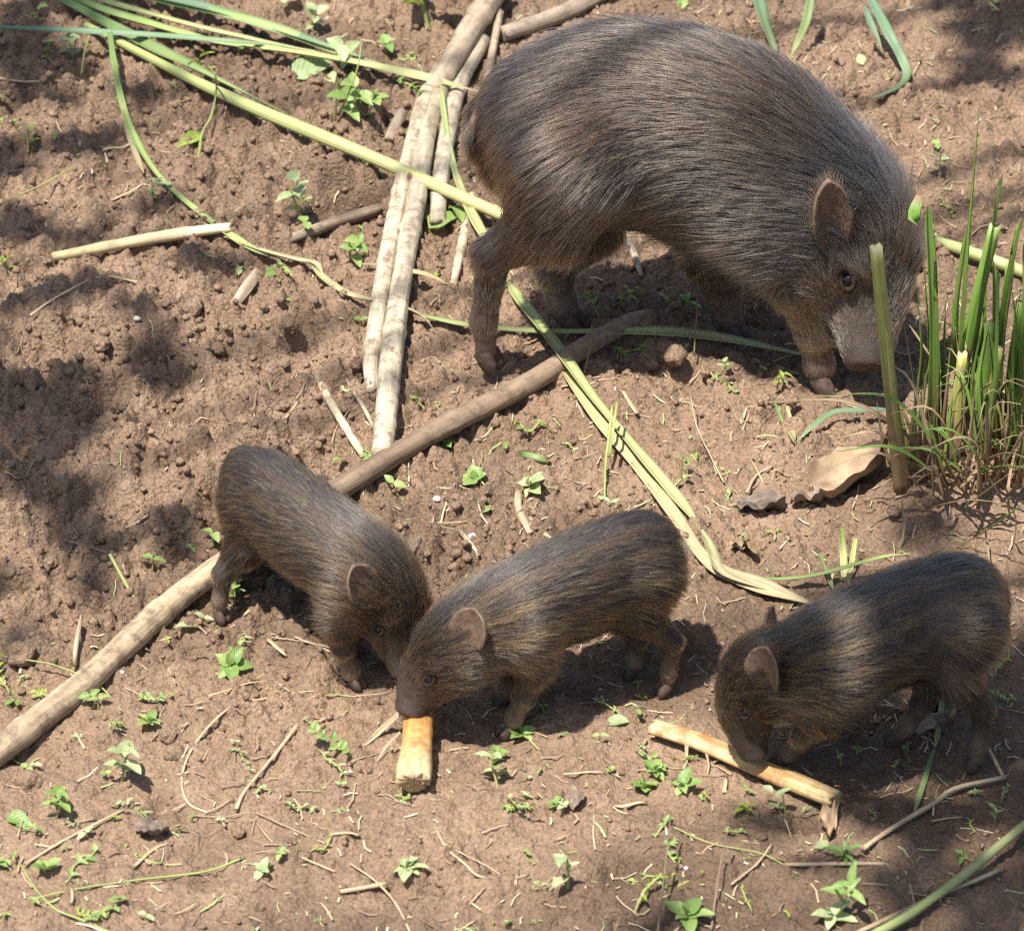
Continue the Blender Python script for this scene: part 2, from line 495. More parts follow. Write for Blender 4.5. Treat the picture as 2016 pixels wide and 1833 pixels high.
def add_curves(name, pts, rad, mat, parent, attr=None):
    """pts: (n, k, 3) strands"""
    n, k, _ = pts.shape
    cu = bpy.data.hair_curves.new(name)
    cu.add_curves([k] * n)
    cu.position_data.foreach_set('vector', pts.astype(np.float32).ravel()) if hasattr(cu, 'position_data') else cu.attributes['position'].data.foreach_set('vector', pts.astype(np.float32).ravel())
    ra = cu.attributes.get('radius') or cu.attributes.new('radius', 'FLOAT', 'POINT')
    ra.data.foreach_set('value', rad.astype(np.float32).ravel())
    if attr is not None:
        at = cu.attributes.new('hue', 'FLOAT_COLOR', 'CURVE')
        at.data.foreach_set('color', np.concatenate([attr, np.ones((n, 1))], 1).astype(np.float32).ravel())
    cu.materials.append(mat)
    o = bpy.data.objects.new(name, cu); COL.objects.link(o); o.parent = parent
    return o

def build_pig(name, label, cat, group, sp):
    s = sp['size']                                        # adult = 1
    spine = Spine([list(V(*q[:3])) + list(q[3:6]) for q in sp['spine']], cap=sp.get('cap', (.6, .22)), hint=sp.get('hint'))
    legs = []
    for L in sp['legs']:
        pts = [VY(q[0], q[1], q[2]) for q in L]; rad = [q[3] for q in L]
        legs.append((pts, rad))
    base = np.array([np.mean([l[0][-1][0] for l in legs]), np.mean([l[0][-1][1] for l in legs]), 0.0])
    root = empty(name, base); tag(root, label, cat, group)
    allp = np.concatenate([spine.C + spine.R.max(1)[:, None], spine.C - spine.R.max(1)[:, None]] + [np.array(l[0]) for l in legs])
    lo = allp.min(0) - .012 * s; hi = allp.max(0) + .012 * s
    h = sp['res']; dims = np.ceil((hi - lo) / h).astype(int) + 1
    gx, gy, gz = np.meshgrid(*[np.arange(d) for d in dims], indexing='ij')
    P = np.stack([gx, gy, gz], -1).reshape(-1, 3) * h + lo
    m = sp['eye_t']; tipt = len(sp['spine']) - 1
    C1, T1, U1, L1, R1 = spine.at(tipt)
    def field(P, parts=False):
        d, t, lat, ver, T = spine.dist(P)
        ld = []
        for pts, rad in legs:
            ld.append(cone_chain(P, pts[:-1], rad[:-1], .006 * s + .002))
        dl = ld[0]
        for q in ld[1:]: dl = np.minimum(dl, q)
        f = smin(d, dl, .024 * s + .004)
        # cheeks, brows
        for side in (-1, 1):
            ck = spine.surf(m - .45, 95, side, .62)
            f = smin(f, np.linalg.norm(P - ck, axis=1) - .026 * s, .014 * s)
            br = spine.surf(m - .12, sp.get('eye_a', 66) - 18, side, .90)
            f = smin(f, np.linalg.norm(P - br, axis=1) - .0085 * s, .012 * s)
            so = spine.surf(m, sp.get('eye_a', 66), side, 1.08)
            f = smax(f, -(np.linalg.norm(P - so, axis=1) - .0062 * s), .006 * s)
            no = C1 + T1 * R1[0] * .2 + L1 * side * R1[0] * .42 + U1 * R1[1] * .05
            f = smax(f, -(np.linalg.norm((P - no), axis=1) - .0042 * s), .002 * s)
            mo = [spine.surf(tipt - .18, 122, side, 1.0), spine.surf(tipt - .75, 118, side, 1.0), spine.surf(tipt - 1.35, 112, side, 1.01)]
            f = smax(f, -cone_chain(P, mo, [.0016 * s] * 3), .003 * s)
        return (f, d, dl, t, lat, ver, T, ld) if parts else f
    F = np.empty(len(P)); step = 400000
    coarse = None
    for i in range(0, len(P), step):
        F[i:i + step] = field(P[i:i + step])
    vv, ff = surface_nets(F.reshape(dims), lo, h)
    # relax the skin a little
    ed = np.concatenate([ff[:, [0, 1]], ff[:, [1, 2]], ff[:, [2, 3]], ff[:, [3, 0]]])
    for _ in range(3):
        acc = np.zeros_like(vv); cn = np.zeros(len(vv))
        np.add.at(acc, ed[:, 0], vv[ed[:, 1]]); np.add.at(acc, ed[:, 1], vv[ed[:, 0]])
        np.add.at(cn, ed[:, 0], 1); np.add.at(cn, ed[:, 1], 1)
        vv = vv * .5 + .5 * acc / np.maximum(cn, 1)[:, None]
    body = mesh_obj('body', vv - base, ff, SKIN, root)
    # normals
    tri = np.concatenate([ff[:, [0, 1, 2]], ff[:, [0, 2, 3]]])
    fn = np.cross(vv[tri[:, 1]] - vv[tri[:, 0]], vv[tri[:, 2]] - vv[tri[:, 0]])
    nrm = np.zeros_like(vv)
    for k in range(3): np.add.at(nrm, tri[:, k], fn)
    nrm /= np.linalg.norm(nrm, axis=1)[:, None] + 1e-12
    f, d, dl, t, lat, ver, T, ld = field(vv, True)
    lw = 1 / (1 + np.exp(-(d - dl) / (.008 * s + .0015)))       # 1 on the legs
    # how far down its leg a point is
    lowest = np.zeros(len(vv)); legdir = np.zeros_like(vv); bl = np.full(len(vv), 1e9)
    for (pts, rad), q in zip(legs, ld):
        z0, z1 = pts[0][2], pts[-1][2]
        dd = np.zeros_like(vv); bd = np.full(len(vv), 1e9)
        for a, b in zip(pts[:-1], pts[1:]):
            e = b - a; tt = np.clip(((vv - a) @ e) / (e @ e), 0, 1); r = np.linalg.norm(vv - a - tt[:, None] * e, axis=1)
            k = r < bd; bd[k] = r[k]; dd[k] = e / np.linalg.norm(e)
        k = q < bl; bl[k] = q[k]; legdir[k] = dd[k]; lowest[k] = np.clip((z0 - vv[k][:, 2]) / (z0 - z1), 0, 1)
    lw = lw * smooth(.10, .48, lowest)
    tt = t / tipt
    # skin tint
    tint = np.tile(np.array(sp['skin']), (len(vv), 1))
    nose = smooth(tipt - .16, tipt - .03, t)[:, None]
    tint = tint * (1 - nose) + np.array(sp['nose']) * nose
    lg = (lw * smooth(.55, .85, lowest))[:, None]
    tint = tint * (1 - lg) + np.array(sp['shank']) * lg
    at = body.data.attributes.new('tint', 'FLOAT_COLOR', 'POINT')
    at.data.foreach_set('color', np.concatenate([tint, np.ones((len(vv), 1))], 1).astype(np.float32).ravel())
    # ---------------- eyes, ears, hooves, tail
    for side in (-1, 1):
        c = spine.surf(m, sp.get('eye_a', 66), side, sp.get('eye_k', .93)); Cc, Tc, Uc, Lc, Rc = spine.at(m)
        out = c - Cc; out /= np.linalg.norm(out)
        A = frame_from(out, Tc)
        er = sp['eye_r']
        ev, ef = ball(c, er, A, 16, 10, (1.0, 1.0, .9))
        eye = mesh_obj('eye', shift(ev, base), ef, EYE, root)
        # lids: a ring of skin round the ball
        rv = []; rf = []; n1, n2 = 20, 7
        for i in range(n1):
            a = 2 * math.pi * i / n1
            rr = er * (1.02 + .05 * math.cos(2 * a)); ctr = np.array([math.cos(a) * rr * 1.12, math.sin(a) * rr * (1.22), er * .42])
            tub = er * .42
            for j in range(n2):
                b = 2 * math.pi * j / n2
                dv = np.array([math.cos(a), math.sin(a), 0]) * math.cos(b) * tub + np.array([0, 0, 1]) * math.sin(b) * tub
                rv.append(c + A @ ((ctr + dv) * np.array([.70, 1.02, 1])))
        for i in range(n1):
            for j in range(n2):
                rf.append((i * n2 + j, ((i + 1) % n1) * n2 + j, ((i + 1) % n1) * n2 + (j + 1) % n2, i * n2 + (j + 1) % n2))
        mesh_obj('eyelid', shift(rv, base), rf, LID, eye)
        E = sp['ear']
        eb = spine.surf(E['t'], E['ang'] if side == E['near'] else E.get('ang2', E['ang']), side, .97 if side == E['near'] else .9); Ce, Te, Ue, Le, Re = spine.at(E['t'])
        ax = -Te * E['back'] + Ue * E['up'] + Le * side * E['out']
        if 'axis' in E: ax = np.array(E['axis'][0 if side == E['near'] else 1], float)
        face = Te * E.get('fwd', .6) + Le * side * .8
        if 'face' in E: face = np.array(E['face'][0 if side == E['near'] else 1], float)
        M = frame_from(ax, face)
        es = 1.0 if side == E['near'] else E.get('far', 1.0)
        v_, f_ = ear_mesh(E['len'] * es, E['wid'] * es, E['cup'] * es, .0035 * s + .0008)
        ear = mesh_obj('ear', (v_ @ M.T) + eb - base, f_, None, root)
        ear.data.materials.append(sp['ear_mat'])
        sp.setdefault('_ears', []).append((eb, M, dict(E, len=E['len'] * es, wid=E['wid'] * es, cup=E['cup'] * es)))
    for pts, rad in legs:
        a, b = pts[-2], pts[-1]; dirv = (b - a) / np.linalg.norm(b - a)
        fw = np.array(sp['fwd'], float); fw /= np.linalg.norm(fw)
        sd = np.cross(fw, [0, 0, 1]); hv = []; hf = []
        r = rad[-1]
        for sg in (-1, 1):
            A = frame_from(-dirv * .85 + fw * .0 + np.array([0, 0, .15]), fw)
            c = a + (b - a) * .42 + sd * sg * r * .56 + fw * r * .12
            ln = max(np.linalg.norm(b - a) * .62, r * 1.25)
            o = len(hv)
            v_, f_ = ball(c, 1, A, 10, 8, (r * .62, r * 1.08, ln * 1.12))
            v_ = [q_ + fw * r * .55 * max(0.0, min(1.0, (a[2] - q_[2]) / (a[2] - b[2] + 1e-6))) for q_ in v_]
            hv += v_; hf += [tuple(q + o for q in g) for g in f_]
        mesh_obj('hoof', shift(hv, base), hf, HOOF, root)
    # ---------------- coat
    area = np.linalg.norm(fn, axis=1) * .5
    dens = np.ones(len(vv))
    dens *= 1 + 1.2 * smooth(.62, .85, tt)
    dens *= 1 + .8 * smooth(.80, .92, tt)
    dens *= 1 - .97 * smooth(tipt - .16, tipt - .03, t)
    dens *= 1 + 1.6 * lw * smooth(.45, .75, lowest)
    low = vv[:, 2] < .006 * s + .002
    dens[low] *= .1
    w = area * dens[tri].mean(1)
    n = sp['hairs']
    pick = rng.choice(len(tri), n, p=w / w.sum())
    u1, u2 = rng.random(n), rng.random(n); fl = u1 + u2 > 1; u1[fl] = 1 - u1[fl]; u2[fl] = 1 - u2[fl]
    bc = np.stack([1 - u1 - u2, u1, u2], 1)
    ip = lambda A: (A[tri[pick]] * (bc[:, :, None] if A.ndim == 2 else bc)).sum(1)
    r0 = ip(vv); nn = ip(nrm); nn /= np.linalg.norm(nn, axis=1)[:, None]
    tq, latq, verq, lwq, lowq, Tq, ldq = ip(tt), ip(lat), ip(ver), ip(lw), ip(lowest), ip(T), ip(legdir)
    down = np.array([0, 0, -1.0])
    flank = np.clip(1 - verq, 0, 1.6)
    # swirl so that the coat does not run in ruled lines
    wv = np.stack([fbm(r0[:, 0] * 14 / (s * .6 + .4) + 5, r0[:, 2] * 14 + r0[:, 1] * 9, 2, 5), fbm(r0[:, 0] * 14 + 40, r0[:, 1] * 14 + r0[:, 2] * 9, 2, 6), fbm(r0[:, 2] * 14, r0[:, 0] * 14, 2, 9)], 1)
    droop = sp.get('droop', .32)
    rump = smooth(.24, .0, tq)
    dr = -Tq + down * (droop * flank * (1 - .7 * smooth(.62, .8, tq)) + .55 * rump)[:, None] + wv * .16
    dr = dr * (1 - lwq[:, None]) + ldq * lwq[:, None] * 1.0 + down * (.15 * lwq)[:, None]
    dr += rng.normal(0, .10, dr.shape)
    dr -= nn * (dr * nn).sum(1)[:, None]
    dr /= np.linalg.norm(dr, axis=1)[:, None] + 1e-9
    Lb = np.interp(tq, [0, .15, .4, .55, .68, .76, .86, .95, 1], np.array([.017, .024, .027, .030, .024, .013, .008, .0045, .002]) * sp['hlen'])
    crest = np.clip(verq, 0, 1) ** 3 * smooth(.35, .55, tq) * smooth(.78, .66, tq)
    Lb = Lb * (1 + .35 * crest)
    Ll = np.interp(lowq, [0, .4, .6, .8, 1], np.array([.022, .014, .0075, .0058, .0048]) * sp['hlen'])
    ln = (Lb * (1 - lwq) + Ll * lwq) * rng.uniform(.55, 1.15, n)
    lift = (sp.get('lift', .16) + .12 * rng.random(n) + .16 * crest) * (1 - .35 * lwq)
    stray = rng.random(n) < .05
    lift[stray] += .25; ln[stray] *= 1.15
    K = 5; ss = np.linspace(0, 1, K)
    strands = np.zeros((n, K, 3))
    for k, q in enumerate(ss):
        strands[:, k] = r0 - nn * .0004 + dr * (ln * q)[:, None] + nn * (ln * lift * (q - .45 * q * q))[:, None] + down * (ln * .10 * q * q)[:, None]
    # locks: neighbours lean together towards their tips
    nc = max(50, n // sp.get('lock', 16)); ci = rng.choice(n, nc, replace=False)
    kd = kdtree.KDTree(nc)
    for j, i in enumerate(ci): kd.insert(Vector(r0[i]), j)
    kd.balance()
    near = np.array([kd.find(Vector(p))[1] for p in r0])
    cs = strands[ci][near]; lnc = ln[ci][near]
    for k, q in enumerate(ss):
        wgt = (sp.get('lockw', .5) * q ** 1.3 * (~stray) * np.clip(1 - np.linalg.norm(cs[:, 0] - r0, axis=1) / (.006 * s + .004), 0, 1))[:, None]
        tgt = cs[:, 0] + (cs[:, k] - cs[:, 0]) * np.clip(ln / lnc, .5, 1.4)[:, None]
        strands[:, k] = strands[:, k] * (1 - wgt) + tgt * wgt
    hue = sp['coat'](r0, tq, latq, verq, lwq, lowq, n)
    lockr = rng.normal(1, .16, nc)[near]
    hue = np.clip(hue * sp.get('bright', 1.7) * (lockr * rng.normal(1, .12, n))[:, None], .004, .8)
    rr = sp['hrad'] * rng.uniform(.7, 1.25, n)[:, None] * np.array([1, .95, .8, .55, .15])[None]
    rr *= (.6 + .4 * np.clip(ln / (.012 * sp['hlen']), 0, 1))[:, None]
    # hair on the backs and rims of the ears, and a tail tuft
    extra_p, extra_h, extra_r = [], [], []
    for eb, M, E in sp['_ears']:
        ne = int(sp['hairs'] * .012)
        for q in range(ne):
            v = random.uniform(.05, 1.0); u = random.uniform(-1, 1)
            wd = E['wid'] * (0.50 + 0.62 * math.sin(math.pi * min(1, v * .92 + .12)) ** .8) * (1 if v < .80 else math.sqrt(max(0.0, 1 - ((v - .80) / .201) ** 2)))
            back = random.random() < .62
            y = E['cup'] * (u * wd / E['wid']) ** 2 * (1 - .35 * v) + E['cup'] * .35 * v * v - (.004 * s if back else -.0002)
            p = np.array([u * wd * .5, y, v * E['len']]); l = E['len'] * random.uniform(.10, .22) * (1 if back else .6)
            dv = np.array([u * .35, -.25 if back else .3, .8]) + np.random.default_rng(q).normal(0, .2, 3); dv /= np.linalg.norm(dv)
            extra_p.append([eb + M @ (p + dv * l * k) for k in ss]); extra_h.append(np.array(sp['ear_hair']) * random.uniform(.6, 1.4)); extra_r.append(sp['hrad'] * .6 * np.array([1, .9, .7, .5, .1]))
    tl = sp['tail']; tp = [VY(q[0], q[1], q[2]) for q in tl]; trad = [q[3] for q in tl]
    tv = []; tf = []; sg = 8
    tpp = catmull([list(a) + [b] for a, b in zip(tp, trad)], 12)[1]
    for i, q in enumerate(tpp):
        tg = tpp[min(i + 1, 11)][:3] - tpp[max(i - 1, 0)][:3]; A = frame_from(tg, [0.3, -1, .2])
        for j in range(sg):
            a = 2 * math.pi * j / sg; tv.append(q[:3] + A @ np.array([math.cos(a) * q[3], math.sin(a) * q[3], 0]) - base)
    for i in range(11):
        for j in range(sg): tf.append((i * sg + j, i * sg + (j + 1) % sg, (i + 1) * sg + (j + 1) % sg, (i + 1) * sg + j))
    tf.append(tuple(range(sg - 1, -1, -1))); tf.append(tuple(11 * sg + j for j in range(sg)))
    tail = mesh_obj('tail', tv, tf, sp['ear_mat'], root)
    for q in range(int(sp['hairs'] * .008)):
        i = random.uniform(1, 10.9); k0 = int(i); c = tpp[k0][:3] * (1 - i + k0) + tpp[k0 + 1][:3] * (i - k0)
        tg = tpp[k0 + 1][:3] - tpp[k0][:3]; tg /= np.linalg.norm(tg); dv = tg + np.random.default_rng(900 + q).normal(0, .22, 3)
        l = sp['hlen'] * .014 * random.uniform(.5, 1.2)
        extra_p.append([c + dv * l * k + np.array([0, 0, -.2]) * l * k * k for k in ss]); extra_h.append(np.array(sp['ear_hair']) * random.uniform(.4, 1)); extra_r.append(sp['hrad'] * .8 * np.array([1, .9, .7, .5, .1]))
    strands = np.concatenate([strands, np.array(extra_p)]); hue = np.concatenate([hue, np.array(extra_h)]); rr = np.concatenate([rr, np.array(extra_r)])
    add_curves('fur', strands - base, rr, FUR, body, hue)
    return root

def ear_material(name, inner, outer):
    m, nt, out = new_mat(name)
    b = N(nt, 'ShaderNodeBsdfPrincipled'); tc = N(nt, 'ShaderNodeTexCoord')
    c = ramp(nt, noise(nt, tc.outputs['Object'], 180, 4), [(.3, inner), (.7, outer)])
    nt.links.new(c, b.inputs['Base Color']); b.inputs['Roughness'].default_value = .6
    t = N(nt, 'ShaderNodeBsdfTranslucent'); t.inputs[0].default_value = (*[q * 1.3 for q in outer], 1)
    ms = N(nt, 'ShaderNodeMixShader'); ms.inputs[0].default_value = .22
    nt.links.new(b.outputs[0], ms.inputs[1]); nt.links.new(t.outputs[0], ms.inputs[2]); nt.links.new(ms.outputs[0], out.inputs[0])
    return m

def pick_mix(n, cols, probs):
    return np.array(cols)[rng.choice(len(cols), n, p=probs)]
def coat_adult(r0, t, lat, ver, lw, low, n):
    dark = pick_mix(n, [(.010, .008, .007), (.026, .018, .014), (.064, .041, .026), (.16, .105, .055)], [.38, .33, .19, .10])
    grey = pick_mix(n, [(.020, .020, .022), (.045, .043, .045), (.11, .092, .072)], [.42, .40, .18])
    f = smooth(.42, .62, t) * (1 - smooth(.84, .93, t)) * (.55 + .45 * np.clip(ver, 0, 1)) * .85
    f = np.clip(f + .35 * fbm(r0[:, 0] * 12, r0[:, 2] * 16, 2, 33), 0, 1)[:, None]
    warm = (.55 * smooth(.42, .12, t) * np.clip(1.1 - ver, 0, 1))[:, None]
    dark = dark * (1 - warm) + dark * np.array([1.7, 1.25, 1.0]) * warm
    c = dark * (1 - f) + grey * f
    snout = smooth(.66, .88, t)[:, None]
    c = c * (1 - snout * .85) + pick_mix(n, [(.048, .036, .026), (.085, .063, .043), (.12, .090, .060)], [.3, .4, .3]) * snout * .85
    leg = (lw * smooth(.35, .65, low))[:, None]
    return c * (1 - leg) + np.array([.15, .105, .080]) * leg
def coat_piglet(stripe, warm, dim=1.0):
    def f(r0, t, lat, ver, lw, low, n):
        c = pick_mix(n, [(.010, .008, .007), (.028, .018, .013), (.070, .043, .025), (.17, .108, .050)], [.34, .34, .21, .11])
        ang = np.degrees(np.arctan2(np.abs(lat), ver)) + 6 * fbm(t * 9, lat * 2, 2, 12)
        band = sum(np.exp(-((ang - a) / 6.0) ** 2) for a in (24, 54, 82, 108)) * smooth(.02, .12, t) * smooth(.70, .55, t)
        k = np.clip(band * stripe * (.3 + 1.0 * rng.random(n)), 0, 1)[:, None]
        c = c * (1 - k) + np.array([.125, .072, .028]) * k
        gb = (np.exp(-(ang / 38) ** 2) * .5)[:, None]
        c = c * (1 - gb) + np.array([.030, .028, .027]) * gb
        wm = (warm * (smooth(.70, .9, t) * np.clip(.8 - ver, 0, 1)))[:, None]
        c = c * (1 - wm) + np.array([.095, .046, .022]) * wm
        leg = (lw * smooth(.3, .65, low))[:, None]
        c = c * (1 - leg) + np.array([.19, .135, .088]) * leg
        return c * dim
    return f
EARM = ear_material('ear_skin', (.12, .078, .056), (.23, .155, .11))

ADULT = dict(size=1.0, bright=2.2, res=.0030, hairs=125000, hlen=1.08, hrad=.00025, lock=10, droop=.42, lockw=.50,
    spine=[(988, 285, .178, .032, .044, .042), (1085, 268, .192, .056, .072, .070), (1245, 252, .199, .064, .085, .075), (1420, 296, .192, .060, .086, .074),
           (1560, 378, .166, .053, .073, .058), (1664, 448, .139, .048, .056, .048), (1700, 545, .104, .040, .040, .040), (1706, 640, .074, .0265, .026, .028), (1708, 720, .050, .0178, .0172, .0180)],
    hint=[(0, (0, 0, 1)), (3, (0, 0, 1)), (4, (.12, -.08, 1)), (5, (.34, -.30, .85)), (6, (.42, -.48, .77)), (8, (.30, -.55, .78))], eye_a=54,
    legs=[[(1125, 320, .118, .047), (1085, 432, .114, .031), (972, 500, .116, .0140), (952, 630, .122, .0098), (957, 690, .124, .0085), (958, 722, .125, .0085)],
          [(1110, 320, .195, .044), (1150, 440, .203, .028), (1090, 530, .205, .0150), (1108, 600, .203, .0105), (1118, 625, .203, .0095), (1135, 645, .200, .0095)],
          [(1420, 400, .176, .044), (1412, 490, .186, .027), (1422, 575, .190, .0140), (1430, 620, .190, .0108), (1433, 638, .190, .0095), (1442, 660, .186, .0095)],
          [(1490, 420, .118, .038), (1565, 545, .104, .022), (1600, 650, .104, .0130), (1612, 715, .106, .0108), (1616, 738, .106, .0095), (1622, 768, .104, .0100)]],
    fwd=(.75, -.5, 0), eye_t=5.92, eye_r=.0060, eye_k=.985, skin=(.045, .032, .025), nose=(.060, .036, .030), shank=(.16, .11, .083),
    ear=dict(t=4.72, ang=74, ang2=90, back=.75, up=.55, out=.45, len=.058, wid=.027, cup=.008, near=1, axis=[(-.10, -.12, .97), (.3, .75, .2)], face=[(.22, -.96, .1), (.6, .4, .0)]), ear_mat=EARM, ear_hair=(.16, .11, .075),
    coat=coat_adult, tail=[(955, 215, .168, .0065), (936, 240, .160, .005), (926, 264, .158, .0035), (926, 292, .158, .0015)])
PIG1 = dict(size=.46, res=.0017, hairs=66000, hlen=.62, hrad=.00018, lock=9, lift=.12, lockw=.46,
    spine=[(482, 938, .096, .018, .024, .024), (530, 980, .099, .028, .034, .036), (610, 1045, .097, .031, .036, .037), (688, 1105, .092, .030, .036, .036),
           (735, 1145, .082, .0285, .033, .032), (763, 1185, .068, .0265, .029, .028), (778, 1236, .050, .0205, .0215, .0225), (789, 1288, .032, .0135, .0135, .0145), (796, 1328, .019, .0095, .009, .0095)],
    legs=[[(500, 1000, -.190, .025), (482, 1078, -.200, .0135), (440, 1128, -.203, .0072), (433, 1180, -.204, .0054), (432, 1200, -.204, .0048), (434, 1224, -.205, .0050)],
          [(530, 990, -.160, .023), (520, 1060, -.165, .014), (462, 1120, -.172, .0072), (455, 1160, -.174, .0054), (455, 1176, -.174, .0048), (458, 1196, -.175, .0050)],
          [(700, 1165, -.285, .024), (668, 1222, -.288, .0125), (674, 1275, -.287, .0076), (690, 1318, -.285, .0060), (695, 1332, -.285, .0050), (704, 1354, -.285, .0052)],
          [(735, 1150, -.250, .022), (750, 1220, -.250, .013), (752, 1265, -.252, .0075), (758, 1290, -.254, .0056), (760, 1300, -.254, .005), (766, 1316, -.255, .005)]],
    hint=[(0, (0, 0, 1)), (3, (0, 0, 1)), (5, (.45, -.40, .8)), (8, (.5, -.5, .7))],
    fwd=(.75, -.6, 0), eye_t=5.55, eye_r=.0034, eye_k=.98, skin=(.045, .032, .024), nose=(.08, .048, .037), shank=(.17, .12, .085),
    ear=dict(t=4.15, ang=68, ang2=98, back=.75, up=.55, out=.45, len=.031, wid=.024, cup=.0060, near=1, axis=[(-.28, -.12, .93), (.5, .6, .2)], face=[(.62, -.75, .1), (.7, .3, 0)]), ear_mat=EARM, ear_hair=(.16, .11, .07),
    coat=coat_piglet(.22, .4), tail=[(455, 905, -.150, .003), (443, 915, -.152, .0024), (438, 930, -.155, .0018), (440, 945, -.156, .0008)])
PIG2 = dict(size=.46, res=.0017, hairs=70000, hlen=.60, hrad=.00018, lock=9, lift=.11, lockw=.46,
    spine=[(1300, 1092, .095, .018, .024, .024), (1252, 1104, .101, .029, .036, .038), (1145, 1146, .100, .032, .038, .039), (1035, 1198, .094, .031, .037, .037),
           (955, 1240, .083, .0285, .033, .032), (895, 1284, .069, .0262, .030, .030), (845, 1332, .050, .0205, .0225, .0235), (818, 1374, .036, .0142, .0145, .0160), (803, 1406, .027, .0106, .0100, .0106)],
    legs=[[(1275, 1140, -.290, .025), (1265, 1208, -.297, .0135), (1322, 1262, -.294, .0075), (1317, 1322, -.293, .0056), (1314, 1342, -.292, .005), (1308, 1368, -.293, .0052)],
          [(1260, 1135, -.258, .023), (1232, 1212, -.266, .0135), (1254, 1258, -.268, .0072), (1248, 1300, -.270, .0055), (1245, 1312, -.270, .005), (1240, 1332, -.271, .005)],
          [(1030, 1245, -.342, .024), (1052, 1312, -.345, .0120), (1032, 1372, -.343, .0078), (1012, 1412, -.341, .0060), (1006, 1424, -.341, .0052), (996, 1448, -.342, .0055)],
          [(1010, 1230, -.305, .022), (1012, 1305, -.302, .013), (1000, 1345, -.302, .0076), (992, 1362, -.302, .0058), (989, 1370, -.302, .0052), (984, 1384, -.303, .0052)]],
    hint=[(0, (0, 0, 1)), (3, (0, 0, 1)), (5, (-.5, -.1, .85)), (8, (-.65, -.1, .75))],
    fwd=(-.9, -.45, 0), eye_t=5.62, eye_r=.0038, eye_k=.985, skin=(.048, .033, .025), nose=(.075, .045, .036), shank=(.17, .12, .085),
    ear=dict(t=4.42, ang=62, ang2=98, back=.55, up=.70, out=.45, len=.027, wid=.026, cup=.006, near=-1, axis=[(.10, .10, .95), (.5, .8, .1)], face=[(-.55, -.80, .15), (-.5, .6, 0)]), ear_mat=EARM, ear_hair=(.16, .11, .07),
    coat=coat_piglet(.55, .7), tail=[(1315, 1062, -.270, .003), (1333, 1066, -.274, .0024), (1343, 1076, -.277, .0018), (1341, 1090, -.279, .0009)])
PIG3 = dict(size=.48, bright=1.45, res=.0018, hairs=70000, hlen=.64, hrad=.00019, lock=9, lift=.11, lockw=.46,
    spine=[(1936, 1198, .106, .020, .026, .026), (1878, 1198, .114, .032, .039, .040), (1762, 1236, .112, .034, .041, .041), (1655, 1284, .103, .033, .039, .038),
           (1575, 1318, .090, .030, .034, .033), (1508, 1342, .076, .028, .031, .030), (1474, 1390, .056, .0215, .0230, .0240), (1474, 1446, .036, .0140, .0145, .0155), (1486, 1490, .021, .0095, .0090, .0095)],
    legs=[[(1900, 1240, -.380, .027), (1885, 1330, -.390, .0145), (1935, 1398, -.386, .0078), (1928, 1465, -.382, .0058), (1925, 1486, -.382, .0052), (1921, 1516, -.381, .0054)],
          [(1860, 1240, -.335, .025), (1838, 1335, -.345, .013), (1815, 1385, -.348, .0078), (1783, 1432, -.349, .0058), (1773, 1444, -.349, .0052), (1755, 1462, -.349, .0052)],
          [(1645, 1330, -.398, .026), (1622, 1400, -.400, .0145), (1582, 1452, -.392, .0080), (1552, 1485, -.384, .0060), (1544, 1493, -.382, .0052), (1528, 1508, -.380, .0054)],
          [(1640, 1320, -.365, .024), (1628, 1385, -.360, .014), (1595, 1432, -.360, .0078), (1575, 1456, -.360, .0058), (1569, 1463, -.360, .005), (1558, 1478, -.360, .0052)]],
    hint=[(0, (0, 0, 1)), (3, (0, 0, 1)), (4.5, (-.4, -.05, .9)), (6, (-.85, -.15, .5)), (8, (-.88, -.15, .4))],
    fwd=(-.95, 0, 0), eye_t=5.65, eye_r=.0036, eye_k=.98, skin=(.042, .029, .022), nose=(.065, .04, .032), shank=(.14, .10, .07),
    ear=dict(t=4.42, far=.6, ang=64, ang2=44, back=.50, up=.75, out=.45, len=.030, wid=.027, cup=.0065, near=-1, axis=[(-.05, .05, .95), (-.1, .35, .8)], face=[(-.70, -.65, .1), (-.8, .3, 0)]), ear_mat=EARM, ear_hair=(.085, .055, .036),
    coat=coat_piglet(.6, .6, .9), tail=[(1945, 1168, -.350, .003), (1960, 1178, -.352, .0024), (1968, 1195, -.353, .0018), (1966, 1212, -.354, .0009)])
build_pig('adult_hog', 'big dark bristly hog with its head lowered to the ground beside the grass clump', 'hog', None, ADULT)
build_pig('piglet', 'grey-brown piglet standing across the long bent pole, nosing down at the ground', 'piglet', 'piglets feeding on the mud', PIG1)
build_pig('piglet', 'faintly striped brown piglet biting the short upright piece of peeled cane', 'piglet', 'piglets feeding on the mud', PIG2)
build_pig('piglet', 'dark striped piglet with its snout down on the long peeled cane', 'piglet', 'piglets feeding on the mud', PIG3)

